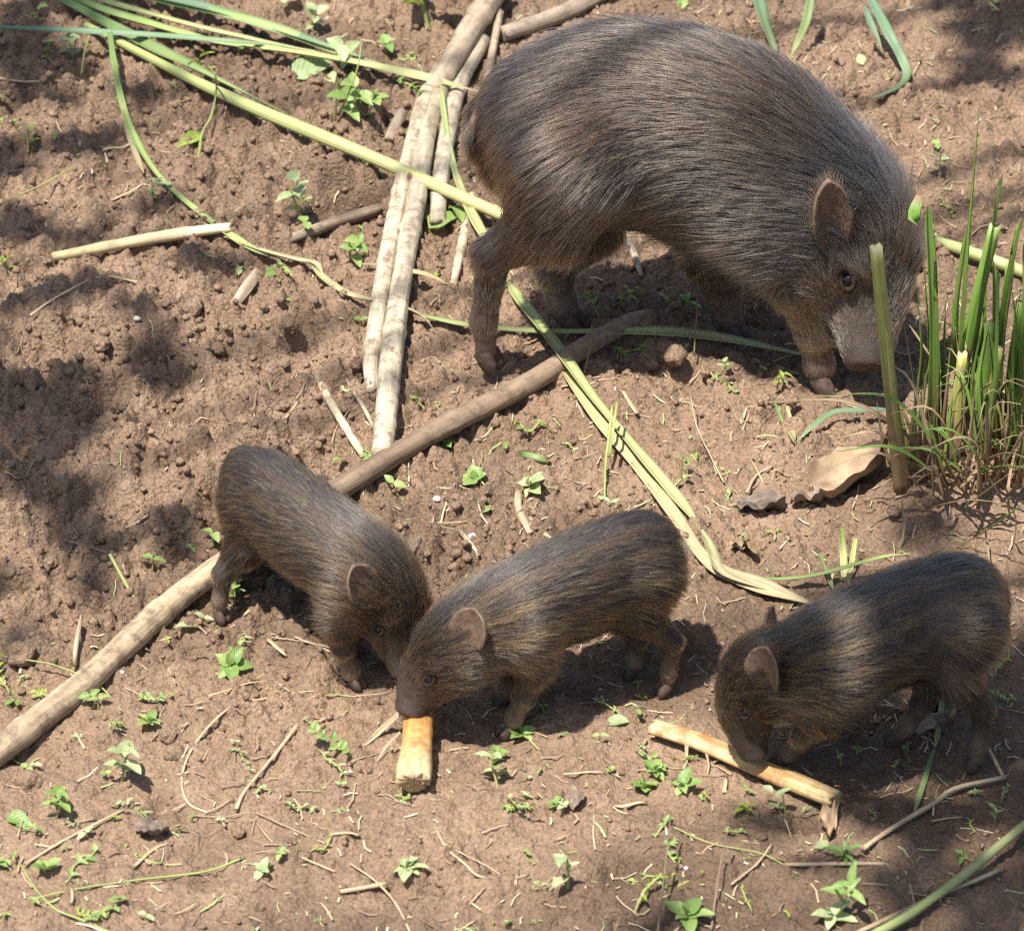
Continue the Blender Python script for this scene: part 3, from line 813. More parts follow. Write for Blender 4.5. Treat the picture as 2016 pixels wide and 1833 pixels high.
# ------------------------------------------------------------------ materials of the litter and plants
def strand_material(name, stops, streak=.35, rough=.6, dirt=.0, dirt_col=(.12, .075, .05), transl=0.0, blotch=None, along=8.0, across=60.0, bump=.5):
    """UV: u across or round, v in metres along; attribute 'along' 0..1 from base to tip picks the colour"""
    m, nt, out = new_mat(name)
    b = N(nt, 'ShaderNodeBsdfPrincipled')
    uv = N(nt, 'ShaderNodeUVMap')
    a = N(nt, 'ShaderNodeAttribute', attribute_name='along')
    oi = N(nt, 'ShaderNodeObjectInfo'); tc = N(nt, 'ShaderNodeTexCoord')
    mp = N(nt, 'ShaderNodeMapping'); mp.inputs['Scale'].default_value = (across, along, 1)
    nt.links.new(uv.outputs[0], mp.inputs['Vector'])
    cmb = N(nt, 'ShaderNodeVectorMath', operation='ADD')
    nt.links.new(mp.outputs[0], cmb.inputs[0])
    rv = N(nt, 'ShaderNodeCombineXYZ'); nt.links.new(mathn(nt, 'MULTIPLY', oi.outputs['Random'], 53.0), rv.inputs[2]); nt.links.new(rv.outputs[0], cmb.inputs[1])
    st = noise(nt, cmb.outputs[0], 1.0, 3, .6)
    base = ramp(nt, a.outputs['Fac'], stops)
    sr = ramp(nt, st, [(.28, (1 - streak,) * 3), (.5, (1, 1, 1)), (.74, (1 + streak * .8,) * 3)])
    col = mix(nt, 1.0, base, sr, 'MULTIPLY')
    vr = ramp(nt, oi.outputs['Random'], [(0, (.78, .80, .80)), (.5, (1, 1, 1)), (1, (1.15, 1.10, 1.0))])
    col = mix(nt, 1.0, col, vr, 'MULTIPLY')
    if blotch:
        bf = ramp(nt, noise(nt, tc.outputs['Object'], blotch[0], 4, .65), [(blotch[1], (0, 0, 0)), (blotch[1] + .12, (1, 1, 1))])
        col = mix(nt, bf, col, blotch[2])
    if dirt > 0:
        df = ramp(nt, noise(nt, tc.outputs['Object'], 70, 8, .78), [(.47, (0, 0, 0)), (.62, (dirt,) * 3)])
        col = mix(nt, df, col, dirt_col)
    nt.links.new(col, b.inputs['Base Color'])
    b.inputs['Roughness'].default_value = rough; b.inputs['Specular IOR Level'].default_value = .4
    bp = N(nt, 'ShaderNodeBump'); bp.inputs['Strength'].default_value = bump; bp.inputs['Distance'].default_value = .0012
    nt.links.new(st, bp.inputs['Height']); nt.links.new(bp.outputs[0], b.inputs['Normal'])
    sh = b.outputs[0]
    if transl:
        t = N(nt, 'ShaderNodeBsdfTranslucent'); nt.links.new(col, t.inputs[0])
        ms = N(nt, 'ShaderNodeMixShader'); ms.inputs[0].default_value = transl
        nt.links.new(sh, ms.inputs[1]); nt.links.new(t.outputs[0], ms.inputs[2]); sh = ms.outputs[0]
    nt.links.new(sh, out.inputs[0])
    return m
PALE_POLE = strand_material('bleached_pole', [(0, (.38, .315, .22)), (.5, (.47, .40, .29)), (1, (.50, .43, .31))], .45, .75, .85, (.15, .105, .072), along=16, across=9, bump=.9)
BARK_POLE = strand_material('weathered_pole', [(0, (.33, .26, .18)), (.4, (.36, .285, .20)), (.62, (.17, .125, .09)), (1, (.25, .19, .135))], .50, .8, .8, (.12, .083, .058), along=12, across=9, bump=.9)
GREY_POLE = strand_material('grey_pole', [(0, (.30, .235, .175)), (1, (.36, .285, .21))], .4, .75, .7, (.14, .095, .068), along=20, across=9)
CANE = strand_material('peeled_cane', [(0, (.62, .49, .29)), (.35, (.55, .38, .18)), (.6, (.50, .31, .13)), (1, (.55, .42, .21))], .40, .5, .75, (.27, .13, .045), blotch=(38, .56, (.36, .17, .06)), along=14, across=14)
STRAW = strand_material('dry_straw', [(0, (.44, .33, .21)), (1, (.52, .41, .26))], .35, .7, .45, (.19, .13, .09), along=40, across=10)
STRAW_DARK = strand_material('brown_twig', [(0, (.17, .115, .078)), (1, (.26, .18, .12))], .35, .75, .4, along=40, across=10)
BLADE_PALE = strand_material('yellow_green_blade', [(0, (.34, .40, .15)), (.5, (.42, .46, .20)), (1, (.47, .45, .23))], .28, .5, .2, (.25, .20, .10), .18, along=3, across=16)
BLADE_GREEN = strand_material('green_blade', [(0, (.14, .245, .085)), (.5, (.26, .35, .13)), (1, (.36, .42, .19))], .28, .45, .15, (.22, .20, .09), .18, along=3, across=16)
BLADE_BLUE = strand_material('bluish_green_blade', [(0, (.13, .22, .14)), (.6, (.20, .30, .16)), (1, (.34, .40, .22))], .25, .4, .1, (.2, .2, .1), .15, along=3, across=16)
BLADE_DRY = strand_material('withered_blade', [(0, (.40, .40, .19)), (.45, (.43, .39, .22)), (1, (.40, .33, .20))], .40, .6, .35, (.20, .15, .09), .12, along=4, across=18)
STEM_GREEN = strand_material('cut_grass_stem', [(0, (.20, .115, .060)), (.10, (.25, .15, .07)), (.24, (.17, .20, .055)), (.55, (.14, .27, .045)), (.985, (.20, .32, .07)), (.995, (.34, .38, .16)), (1, (.38, .38, .18))], .50, .4, .2, (.22, .15, .08), .10, along=6, across=14)
STEM_YELLOW = strand_material('yellowed_grass_stem', [(0, (.26, .165, .09)), (.3, (.33, .24, .11)), (.50, (.44, .42, .14)), (.975, (.46, .48, .14)), (.99, (.50, .46, .25)), (1, (.50, .46, .25))], .45, .45, .3, (.24, .15, .07), .08, along=6, across=14)
STEM_DRY = strand_material('dry_grass_stem', [(0, (.26, .175, .10)), (.6, (.36, .26, .15)), (1, (.42, .33, .20))], .35, .65, .3, along=8, across=14)
VINE = strand_material('green_vine_stem', [(0, (.30, .32, .12)), (1, (.27, .35, .10))], .25, .5, .2, along=12, across=6)
def leaf_material(name, c0, c1, transl=.3, rough=.42):
    m, nt, out = new_mat(name)
    b = N(nt, 'ShaderNodeBsdfPrincipled'); oi = N(nt, 'ShaderNodeObjectInfo'); tc = N(nt, 'ShaderNodeTexCoord'); uv = N(nt, 'ShaderNodeUVMap')
    col = ramp(nt, oi.outputs['Random'], [(0, c0), (1, c1)])
    col = mix(nt, 1.0, col, ramp(nt, noise(nt, tc.outputs['Object'], 6, 4), [(.3, (.78, .78, .72)), (.7, (1.18, 1.16, 1.2))]), 'MULTIPLY')
    sx = N(nt, 'ShaderNodeSeparateXYZ'); nt.links.new(uv.outputs[0], sx.inputs[0])
    # veins run from the midrib (u = .5) forward at a slant
    du = mathn(nt, 'ABSOLUTE', mathn(nt, 'SUBTRACT', sx.outputs[0], .5))
    ph = mathn(nt, 'SINE', mathn(nt, 'MULTIPLY', mathn(nt, 'SUBTRACT', sx.outputs[1], mathn(nt, 'MULTIPLY', du, .7)), 42.0))
    vein = mathn(nt, 'MAXIMUM', mathn(nt, 'GREATER_THAN', ph, .93), mathn(nt, 'LESS_THAN', du, .035))
    col = mix(nt, mathn(nt, 'MULTIPLY', vein, .16), col, (.45, .55, .26, 1))
    nt.links.new(col, b.inputs['Base Color']); b.inputs['Roughness'].default_value = rough
    bp = N(nt, 'ShaderNodeBump'); bp.inputs['Strength'].default_value = .18; bp.inputs['Distance'].default_value = .001
    nt.links.new(ph, bp.inputs['Height']); nt.links.new(bp.outputs[0], b.inputs['Normal'])
    t = N(nt, 'ShaderNodeBsdfTranslucent'); nt.links.new(mix(nt, 1.0, col, (1.0, 1.0, .6, 1), 'MULTIPLY'), t.inputs[0])
    ms = N(nt, 'ShaderNodeMixShader'); ms.inputs[0].default_value = transl
    nt.links.new(b.outputs[0], ms.inputs[1]); nt.links.new(t.outputs[0], ms.inputs[2]); nt.links.new(ms.outputs[0], out.inputs[0])
    return m
LEAF = leaf_material('fresh_leaf', (.17, .29, .07), (.33, .43, .14))
LEAF_PALE = leaf_material('pale_leaf', (.31, .41, .20), (.46, .51, .28))
LEAF_LIME = leaf_material('lime_leaf', (.26, .36, .06), (.36, .42, .08))
LEAF_ADDED_TREE = leaf_material('added_tree_leaf', (.05, .11, .03), (.08, .15, .04), .2)
LEAF_DEAD = strand_material('dead_leaf', [(0, (.27, .195, .125)), (1, (.36, .27, .18))], .35, .7, .5, (.17, .11, .07), .08, along=60, across=6)
LEAF_ROT = strand_material('rotting_leaf', [(0, (.10, .075, .06)), (1, (.20, .15, .115))], .4, .6, .3, along=60, across=6)

def set_along(me, vals):
    at = me.attributes.new('along', 'FLOAT', 'POINT'); at.data.foreach_set('value', np.asarray(vals, dtype=np.float32))
def resample(P, step):
    P = np.asarray(P, float); n0 = len(P)
    S = catmull(P, max(8, (n0 - 1) * 12))[1] if n0 > 2 else np.linspace(P[0], P[1], 24)
    d = np.concatenate([[0], np.cumsum(np.linalg.norm(np.diff(S[:, :3], axis=0), axis=1))])
    n = max(4, int(d[-1] / step) + 1)
    t = np.linspace(0, d[-1], n)
    return np.stack([np.interp(t, d, S[:, k]) for k in range(S.shape[1])], 1), t
def tube(name, pts, mat, parent=None, seg=12, step=.008, knots=0, wob=.06, flat=1.0, seed=0, ragged=0.0):
    """pts rows: x y z r"""
    S, t = resample(pts, step); n = len(S); L = t[-1]; r = S[:, 3].copy()
    rs = np.random.default_rng(seed)
    r *= 1 + wob * fbm(t * 30, t * 0 + seed * 3.1, 3, seed)
    if knots:
        for k in range(knots):
            c = L * (k + .6 + rs.uniform(-.2, .2)) / knots
            r *= 1 + .13 * np.exp(-((t - c) / (.0045 + .1 * r)) ** 2) - .05 * np.exp(-((t - c - .007) / .004) ** 2)
    loc = S[0, :3]; vs = []; fs = []; uv = []; al = []
    T = np.gradient(S[:, :3], axis=0); T /= np.linalg.norm(T, axis=1)[:, None]
    for i in range(n):
        A = frame_from(T[i], [0, 0, 1.0] if abs(T[i][2]) < .9 else [0, -1.0, 0])
        for j in range(seg + 1):
            a = 2 * math.pi * j / seg
            rr = r[i] * (1 + wob * vnoise(np.array([math.cos(a) * 1.7 + t[i] * 22]), np.array([math.sin(a) * 1.7 + seed]), seed)[0])
            q = S[i, :3] + A @ np.array([math.cos(a) * rr, math.sin(a) * rr * flat, 0])
            if ragged and i in (0, n - 1): q = q + T[i] * (1 if i else -1) * ragged * rs.random()
            vs.append(q - loc); uv.append((j / seg, t[i])); al.append(t[i] / L)
    for i in range(n - 1):
        for j in range(seg):
            a = i * (seg + 1) + j; fs.append((a, a + 1, a + seg + 2, a + seg + 1))
    for i, rev in ((0, True), (n - 1, False)):
        c = len(vs); vs.append(S[i, :3] - loc - T[i] * r[i] * (.12 if rev else -.12) * -1); uv.append((.5, t[i])); al.append(t[i] / L)
        for j in range(seg):
            a = i * (seg + 1) + j; fs.append((c, a + 1, a) if rev else (c, a, a + 1))
    o = mesh_obj(name, vs, fs, mat, parent, True, uv); set_along(o.data, al)
    o.location = tuple(loc)
    if parent is not None: o.location = tuple(loc - np.array(parent.location))
    return o
def gpts(L, w=None, sink=.85):
    """ground-following polyline from survey pixels: (px, py, lift in m, width in px)"""
    out = []
    for q in L:
        px, py, lift = q[0], q[1], q[2]; wd = q[3] if len(q) > 3 else w
        r = wd / PXM / 2
        c = V(px, py)
        for _ in range(3):
            k = [(0, 0), (.012, 0), (-.012, 0), (0, .012), (0, -.012)]
            c = V(px, py, float(np.mean([Hs(c[0] + a, c[1] + b) for a, b in k])) + r * sink + lift)
        out.append([c[0], c[1], c[2], r])
    return out
def ribbon(name, pts, mat, parent=None, fold=.35, step=.007, twist=0.0, seed=0, taper=(0, 0), split=False):
    """a leaf blade: rows x y z halfwidth, folded along its midrib"""
    S, t = resample(pts, step); n = len(S); L = t[-1]; hw = S[:, 3].copy()
    f = t / L
    if taper[0]: hw *= np.clip(f / taper[0], .12, 1) ** .8
    if taper[1]: hw *= np.clip((1 - f) / taper[1], .06, 1) ** .8
    hw *= 1 + .12 * fbm(t * 25, t * 0 + seed, 2, seed)
    T = np.gradient(S[:, :3], axis=0); T /= np.linalg.norm(T, axis=1)[:, None]
    loc = S[0, :3]; us = (-1, -.55, -.12, .12, .55, 1); m = len(us); top = []; uv = []; al = []
    for i in range(n):
        X = np.cross(T[i], [0, 0, 1.0]); X /= np.linalg.norm(X) + 1e-9; Z = np.cross(X, T[i])
        a = twist * f[i] + .35 * vnoise(np.array([t[i] * 9]), np.array([seed * 1.7]), seed + 4)[0]
        X, Z = X * math.cos(a) + Z * math.sin(a), Z * math.cos(a) - X * math.sin(a)
        for u in us:
            top.append(S[i, :3] + X * u * hw[i] + Z * hw[i] * (fold * abs(u) ** 1.3 - (.10 if abs(u) < .2 else 0)) - loc)
            uv.append(((u + 1) / 2, t[i])); al.append(f[i])
    th = .0004; vs = top + [p - np.array([0, 0, th]) for p in top]; N_ = len(top); fs = []
    for i in range(n - 1):
        for j in range(m - 1):
            a = i * m + j; fs.append((a, a + 1, a + m + 1, a + m)); fs.append((N_ + a, N_ + a + m, N_ + a + m + 1, N_ + a + 1))
        for j in (0, m - 1):
            a = i * m + j; fs.append((a, a + m, N_ + a + m, N_ + a) if j == 0 else (a, N_ + a, N_ + a + m, a + m))
    o = mesh_obj(name, vs, fs, mat, parent, True, uv + uv); set_along(o.data, al + al)
    o.location = tuple(loc) if parent is None else tuple(loc - np.array(parent.location))
    return o

# ------------------------------------------------------------------ poles and sticks lying on the mud
def pole(name, L, mat, label, cat='pole', knots=0, seed=0, group=None, seg=14, sink=.8, wob=.05, ragged=.003, w=None):
    o = tube(name, gpts(L, w, sink), mat, None, seg, .007, knots, wob, 1.0, seed, ragged)
    return tag(o, label, cat, group)
pole('pole', [(-60, 1530, 0, 52), (0, 1477, 0, 52), (171, 1340, 0, 50), (299, 1221, 0, 50), (406, 1135, .002, 48), (550, 1040, .003, 46), (696, 946, .003, 45), (852, 852, .003, 44), (1044, 753, .003, 43), (1154, 682, .004, 42), (1230, 640, .004, 40), (1280, 624, .002, 34)],
     BARK_POLE, 'long bent brown pole running under the grey-brown piglet', 'pole', 5, 3)
pole('pole', [(868, 140, 0, 40), (842, 185, .002, 40), (808, 300, .002, 38), (784, 400, .003, 38), (760, 520, .003, 38), (740, 650, .004, 38), (730, 720, .002, 34), (734, 772, -.002, 24)],
     PALE_POLE, 'pale bleached pole with a slanted broken end, beside its longer twin', 'pole', 4, 5)
pole('pole', [(905, 90, .004, 40), (868, 170, .004, 42), (842, 260, .003, 42), (818, 400, .003, 44), (796, 520, .003, 44), (772, 690, .003, 46), (762, 800, .002, 46), (752, 892, .002, 42)],
     PALE_POLE, 'long pale bleached pole whose split end touches the bent brown pole', 'pole', 5, 8)
pole('pole', [(952, 82, .003, 36), (905, 165, .002, 38), (882, 260, .002, 38), (868, 350, .002, 36), (861, 440, .002, 34)],
     PALE_POLE, 'short pale pole with a square cut end beside the hog', 'pole', 2, 12)
pole('pole', [(985, -30, .010, 56), (935, 45, .012, 56), (885, 130, .010, 50), (850, 178, .006, 44)],
     GREY_POLE, 'thick grey pole lying on top of the pale poles', 'pole', 2, 15)
pole('pole', [(1200, -20, 0, 40), (1105, 28, 0, 40), (990, 68, .002, 38)], GREY_POLE, 'grey pole ending beside the thick grey pole behind the hog', 'pole', 2, 16)
pole('stick', [(984, 26, .012, 17), (968, 110, .008, 18), (958, 168, .004, 17)], GREY_POLE, 'thin brown stick leaning over the grey poles behind the hog', 'stick', 0, 17, None, 9)
pole('stick', [(940, 325, 0, 18), (922, 420, .001, 20), (905, 500, .001, 20), (892, 562, 0, 14)], PALE_POLE, 'thin pale stick with a pointed end lying by the hog hind leg', 'stick', 2, 18, None, 10)
pole('stick', [(856, 288, 0, 11), (848, 350, 0, 12), (838, 432, 0, 10)], GREY_POLE, 'thin brown stick between two pale poles', 'stick', 1, 19, None, 8)
pole('stick', [(792, 222, 0, 22), (778, 248, 0, 24), (765, 275, 0, 20)], GREY_POLE, 'short thick brown stub against the pale pole', 'stick', 0, 20, None, 10)
pole('stick', [(566, 472, 0, 22), (650, 442, .001, 24), (745, 412, .001, 24)], BARK_POLE, 'brown stick ending against the pale pole pair', 'stick', 2, 21, None, 10)
pole('stick', [(108, 506, .002, 22), (230, 482, .004, 24), (345, 462, .006, 26), (452, 448, .006, 20)], strand_material('bleached_reed', [(0, (.50, .46, .24)), (1, (.62, .52, .38))], .25, .6, .4, (.2, .14, .1), along=20, across=8), 'straight cream reed lying alone on the dug soil', 'stick', 2, 22, None, 10)
pole('stick', [(624, 742, .004, 16), (655, 800, .003, 17), (690, 858, .001, 17), (716, 896, 0, 15)], PALE_POLE, 'short crooked pale stick above the bent brown pole', 'stick', 1, 23, None, 9)
pole('stick', [(682, 746, .003, 8), (712, 796, .003, 9), (736, 842, .003, 9)], PALE_POLE, 'thin knobbly pale twig touching the split pole end', 'twig', 0, 24, None, 7, .8, .16)
pole('stick', [(1232, 452, .002, 17), (1248, 500, .001, 16), (1263, 543, 0, 10)], PALE_POLE, 'white splinter seen under the hog belly', 'stick', 0, 25, None, 8)
pole('stick', [(505, 540, .003, 24), (480, 575, .001, 24), (462, 600, 0, 20)], GREY_POLE, 'short frayed stub of wood by the leafy weed', 'stick', 0, 26, None, 9, .6, .14, .006)
pole('stick', [(1020, 970, 0, 15), (1022, 1005, .001, 15), (1045, 1050, 0, 14)], STRAW, 'bent dry stalk behind the striped piglet back', 'stalk', 1, 27, None, 8)
pole('stick', [(1042, 1018, 0, 8), (1065, 1045, .001, 8), (1095, 1068, 0, 7)], STRAW, 'thin dry stalk lying beside the bent one', 'stalk', 0, 28, None, 7)
pole('stick', [(905, 1045, .001, 10), (922, 1065, .001, 11), (942, 1094, 0, 10)], PALE_POLE, 'short pale splinter behind the striped piglet', 'stick', 0, 29, None, 7)
pole('stick', [(160, 1214, .012, 7), (151, 1262, .010, 9), (146, 1306, .002, 8)], STRAW, 'short pale stalk sticking up beside the long bent pole', 'stalk', 0, 30, None, 8)
pole('stick', [(218, 1095, .030, 7), (248, 1150, .012, 7), (276, 1198, 0, 7)], VINE, 'single green stalk leaning over the dug soil', 'stalk', 0, 31, None, 7)
pole('stalk', [(1702, 1668, .004, 9), (1760, 1628, .002, 9), (1840, 1580, .002, 10), (1880, 1552, .003, 9), (1975, 1530, .004, 8)], STRAW, 'long thin dry stalk behind the dark piglet hind foot', 'stalk', 1, 32, None, 8)
pole('stalk', [(1976, 1530, .004, 6), (1955, 1490, .006, 6), (1940, 1462, .006, 5)], STRAW, 'dry stalk end bent up beside the dark piglet', 'stalk', 0, 33, None, 7)
pole('stalk', [(1700, 1850, .004, 17), (1790, 1800, .006, 17), (1900, 1720, .008, 17), (2016, 1625, .010, 16), (2110, 1550, .010, 15)], BLADE_PALE, 'long smooth green stalk slanting across damp mud', 'stalk', 2, 34, None, 10)
pole('stalk', [(1690, 1835, 0, 9), (1830, 1770, .002, 9), (1965, 1714, .003, 8)], STRAW, 'straight dry stalk lying beside the smooth green stalk', 'stalk', 0, 35, None, 8)
pole('stalk', [(1545, 1702, 0, 7), (1650, 1700, .001, 8), (1745, 1700, 0, 6)], STRAW, 'flat yellow straw under a leafy weed on damp mud', 'straw', 0, 36, None, 7)

# peeled cane: half-round stems, chewed at the ends
CANE_SHORT = strand_material('peeled_cane_short', [(0, (.26, .12, .04)), (.22, (.42, .20, .06)), (.5, (.50, .29, .11)), (.8, (.50, .36, .19)), (1, (.50, .40, .25))], .42, .5, .75, (.24, .11, .04), blotch=(60, .62, (.66, .55, .38)), along=20, across=10)
def cane(name, L, label, seed, fibres, mat=None):
    mat = mat or CANE
    root = empty(name, gpts(L)[0][:3]); tag(root, label, 'cane')
    o = tube('peeled_stem', gpts(L), mat, root, 24, .003, 0, .13, .72, seed, .0035)
    P = np.array(gpts(L))
    for k, (f, dx, dy, dz, ln, w) in enumerate(fibres):
        S, t = resample(P, .004); c = S[int(f * (len(S) - 1))]
        a = c[:3] + np.array([dx, dy, 0]) * c[3]
        b = a + np.array([dx * .35, dy * .35 - .1, dz]) * ln; e = b + np.array([dx * .2 - .15, -.4, -.35]) * ln * .6
        e[2] = max(e[2], Hs(e[0], e[1]) + .001); b[2] = max(b[2], Hs(b[0], b[1]) + .002)
        ribbon('loose_strip', [[*a, w], [*b, w * .9], [*e, w * .4]], STRAW, root, .5, .003, .8, seed + k)
    # frayed fibres at both broken ends
    for end in (0, -1):
        c = P[end]; d = P[end][:3] - P[1 if end == 0 else -2][:3]; d /= np.linalg.norm(d)
        for k in range(9):
            u = np.random.default_rng(seed * 31 + k + end).normal(0, .45, 3); u -= d * (u @ d)
            a = c[:3] + u * c[3] - d * .003; b = a + d * random.uniform(.003, .006) + u * .001
            tube('frayed_fibre', [[*a, .0006], [*((a + b) / 2), .0005], [*b, .0002]], mat, root, 5, .002, 0, .1, 1, seed + k)
    return root
cane('chewed_cane', [(822, 1392, .006, 58), (820, 1440, .005, 60), (817, 1490, .004, 62), (815, 1536, .003, 62)], 'short thick piece of peeled orange and cream cane in the striped piglet mouth', 41,
     [(.08, -1.0, -.2, -.25, .045, .0020), (.35, -.95, -.3, -.25, .030, .0012)], CANE_SHORT)
cane('chewed_cane', [(1290, 1432, .004, 36), (1380, 1462, .003, 38), (1470, 1500, .003, 38), (1560, 1538, .003, 40), (1640, 1572, .003, 40)], 'long peeled cream cane lying under the dark piglet snout', 44,
     [(.18, -.1, -1.0, -.3, .024, .0012), (.28, .2, -1.0, -.3, .022, .0009), (.95, .2, -1.0, -.2, .018, .0012)])

# ------------------------------------------------------------------ long cut leaf blades and stems
def blade(L, mat, label, fold=.35, seed=0, taper=(0, .15), twist=0.0, w=None, group=None, name='leaf_blade', cat='leaf blade'):
    P = gpts(L, w, .3)
    for k in range(len(P)):                     # survey widths were read across the line of sight: turn them into true widths
        d = np.array(P[min(k + 1, len(P) - 1)][:2]) - np.array(P[max(k - 1, 0)][:2]); d /= np.linalg.norm(d) + 1e-9
        P[k][3] /= math.sqrt(d[1] ** 2 + (d[0] * .85) ** 2)
    o = ribbon(name, P, mat, None, fold, .007, twist, seed, taper)
    return tag(o, label, cat, group)
blade([(-60, 52, .030, 14), (0, 55, .028, 16), (150, 62, .024, 18), (300, 70, .020, 16), (450, 82, .016, 13), (560, 92, .012, 10), (690, 112, .010, 8)], BLADE_BLUE, 'bluish green blade lying across the tops of the other cut blades', .3, 1, (0, .3))
blade([(110, -20, .012, 26), (200, 22, .012, 28), (300, 52, .012, 28), (420, 84, .012, 24), (520, 98, .014, 20)], BLADE_GREEN, 'broad deep green blade in the bundle of cut leaves', .5, 2, (0, .35))
blade([(400, 80, .012, 12), (520, 97, .014, 20), (640, 116, .014, 24), (760, 138, .016, 24), (860, 160, .018, 20), (945, 182, .012, 12)], BLADE_PALE, 'pale yellow-green blade reaching over the poles to the hog', .5, 3, (.1, .2))
blade([(230, -20, .012, 18), (330, 8, .012, 26), (440, 32, .012, 30), (560, 68, .012, 32), (640, 98, .010, 30), (700, 120, .008, 22)], BLADE_GREEN, 'ribbed bright green blade behind the big weed leaf', .55, 4, (0, .25))
blade([(150, -15, .010, 14), (260, 20, .010, 18), (400, 58, .012, 18), (520, 84, .012, 15), (650, 108, .012, 10)], BLADE_PALE, 'thin yellow-edged blade inside the bundle of cut leaves', .5, 92, (0, .3))
blade([(290, -10, .014, 14), (400, 14, .014, 18), (520, 50, .014, 20), (620, 84, .012, 18), (720, 118, .010, 12), (800, 140, .012, 6)], BLADE_BLUE, 'second ribbed blade lying along the bright green one', .5, 93, (0, .3))
blade([(660, 112, .008, 14), (740, 132, .008, 16), (850, 160, .010, 10)], BLADE_PALE, 'narrow yellow blade tip beside the poles', .3, 5, (0, .5))
blade([(120, 0, .010, 20), (215, 52, .010, 26), (330, 112, .010, 30), (440, 165, .009, 26), (560, 222, .006, 16)], BLADE_GREEN, 'green sheath blade wrapped along the thick pale stem', .6, 6, (0, .4))
pole('cut_stem', [(170, 50, .006, 16), (290, 112, .006, 20), (400, 168, .007, 24), (520, 222, .008, 28), (640, 272, .010, 30), (760, 322, .012, 29), (880, 376, .014, 28), (965, 414, .012, 28), (1021, 438, .010, 26)], BLADE_PALE, 'thick pale green cut stem slanting over the poles to the hog hind leg', 'stem', 0, 51, None, 12, .9, .03, .001)
pole('cut_stem', [(1800, 462, .004, 20), (1900, 494, .004, 26), (2016, 536, .004, 26), (2120, 578, .004, 24)], BLADE_PALE, 'pale cut stem lying behind the grass clump', 'stem', 0, 52, None, 12, .9, .03, .001)
blade([(214, 48, .020, 12), (226, 130, .016, 14), (244, 215, .010, 16), (268, 280, .006, 17), (310, 345, .005, 16), (370, 402, .005, 17), (440, 455, .004, 18), (500, 492, .003, 18), (560, 512, .003, 14)], BLADE_GREEN, 'long narrow green blade curving down over the dug soil', .45, 7, (.05, .1))
blade([(238, 190, .012, 8), (252, 260, .006, 12), (270, 310, .004, 13), (283, 342, .003, 10)], BLADE_DRY, 'short split blade beside the long narrow curving one', .3, 8, (.2, .1))
blade([(440, 466, .006, 10), (520, 496, .005, 15), (590, 514, .006, 16), (622, 520, .010, 15), (638, 548, .006, 9)], BLADE_DRY, 'withered blade end bent over at its kink beside the leafy weed', .5, 9, (.05, .1), .3)
blade([(612, 512, .010, 10), (634, 545, .007, 15), (690, 583, .006, 17), (770, 599, .012, 15), (830, 622, .012, 11), (858, 655, .004, 6)], BLADE_DRY, 'withered blade crossing the pale pole pair', .5, 91, (.05, .2), .6)
blade([(700, 520, .008, 10), (770, 522, .012, 10), (812, 516, .012, 6)], BLADE_DRY, 'brown blade tip across the pale poles', .3, 10, (.2, .5))
blade([(740, 540, .006, 8), (800, 534, .012, 12), (850, 545, .010, 14), (885, 562, .003, 8)], BLADE_DRY, 'thin pale blade draped on the pale poles', .3, 11, (.3, .3))
blade([(800, 612, .012, 12), (850, 628, .006, 18), (920, 642, .005, 18), (1010, 650, .005, 14), (1100, 654, .008, 14), (1200, 654, .014, 18), (1300, 654, .014, 22), (1400, 664, .010, 24), (1520, 688, .008, 18), (1600, 704, .008, 14), (1662, 716, .012, 8)], BLADE_PALE, 'long yellow blade leading to the hog snout', .4, 12, (.05, .15))
blade([(868, 165, .022, 10), (876, 240, .016, 14), (888, 310, .012, 16), (912, 385, .014, 20), (938, 440, .016, 26), (968, 492, .012, 30), (1000, 556, .008, 18)], BLADE_PALE, 'flat light green blade hanging over the thick cut stem', .25, 13, (.05, .3), .3)
blade([(990, 540, .008, 10), (1022, 590, .008, 24), (1060, 640, .010, 34), (1105, 700, .012, 34), (1165, 782, .010, 26), (1225, 855, .008, 24), (1285, 925, .006, 26), (1335, 985, .005, 26), (1375, 1035, .004, 22), (1398, 1075, .004, 18)], BLADE_PALE, 'broad light green blade crossing over the bent brown pole', .4, 14, (.08, .15), .2)
blade([(1090, 700, .006, 14), (1130, 760, .006, 20), (1180, 830, .005, 22), (1235, 895, .004, 22), (1290, 965, .004, 24), (1335, 1025, .004, 24), (1375, 1085, .004, 22), (1420, 1125, .004, 26), (1490, 1152, .004, 28), (1560, 1176, .004, 24), (1620, 1195, .003, 16)], BLADE_DRY, 'withered lower blade ending behind the dark piglet', .4, 15, (.08, .1), -.3)
blade([(1380, 1040, .003, 14), (1398, 1080, .006, 20), (1412, 1120, .008, 22), (1440, 1140, .006, 18), (1520, 1165, .004, 12)], BLADE_DRY, 'buckled strip of withered blade beside the striped piglet rump', .5, 16, (.1, .2), .6)
blade([(1470, 1136, .006, 8), (1540, 1140, .008, 12), (1610, 1132, .010, 12), (1690, 1110, .016, 12), (1750, 1094, .018, 11), (1792, 1090, .016, 6)], BLADE_GREEN, 'thin olive blade arching to the dark piglet back', .3, 17, (.1, .2))
blade([(1486, -30, .060, 28), (1500, 30, .040, 30), (1515, 75, .022, 28), (1530, 112, .006, 22)], BLADE_BLUE, 'wide grey-green blade standing behind the hog back', .3, 18, (0, .05))
blade([(1600, -30, .050, 14), (1588, 40, .030, 18), (1572, 80, .016, 14), (1555, 115, .004, 8)], BLADE_GREEN, 'dark narrow blade hanging behind the hog shoulder', .4, 19, (.05, .2))
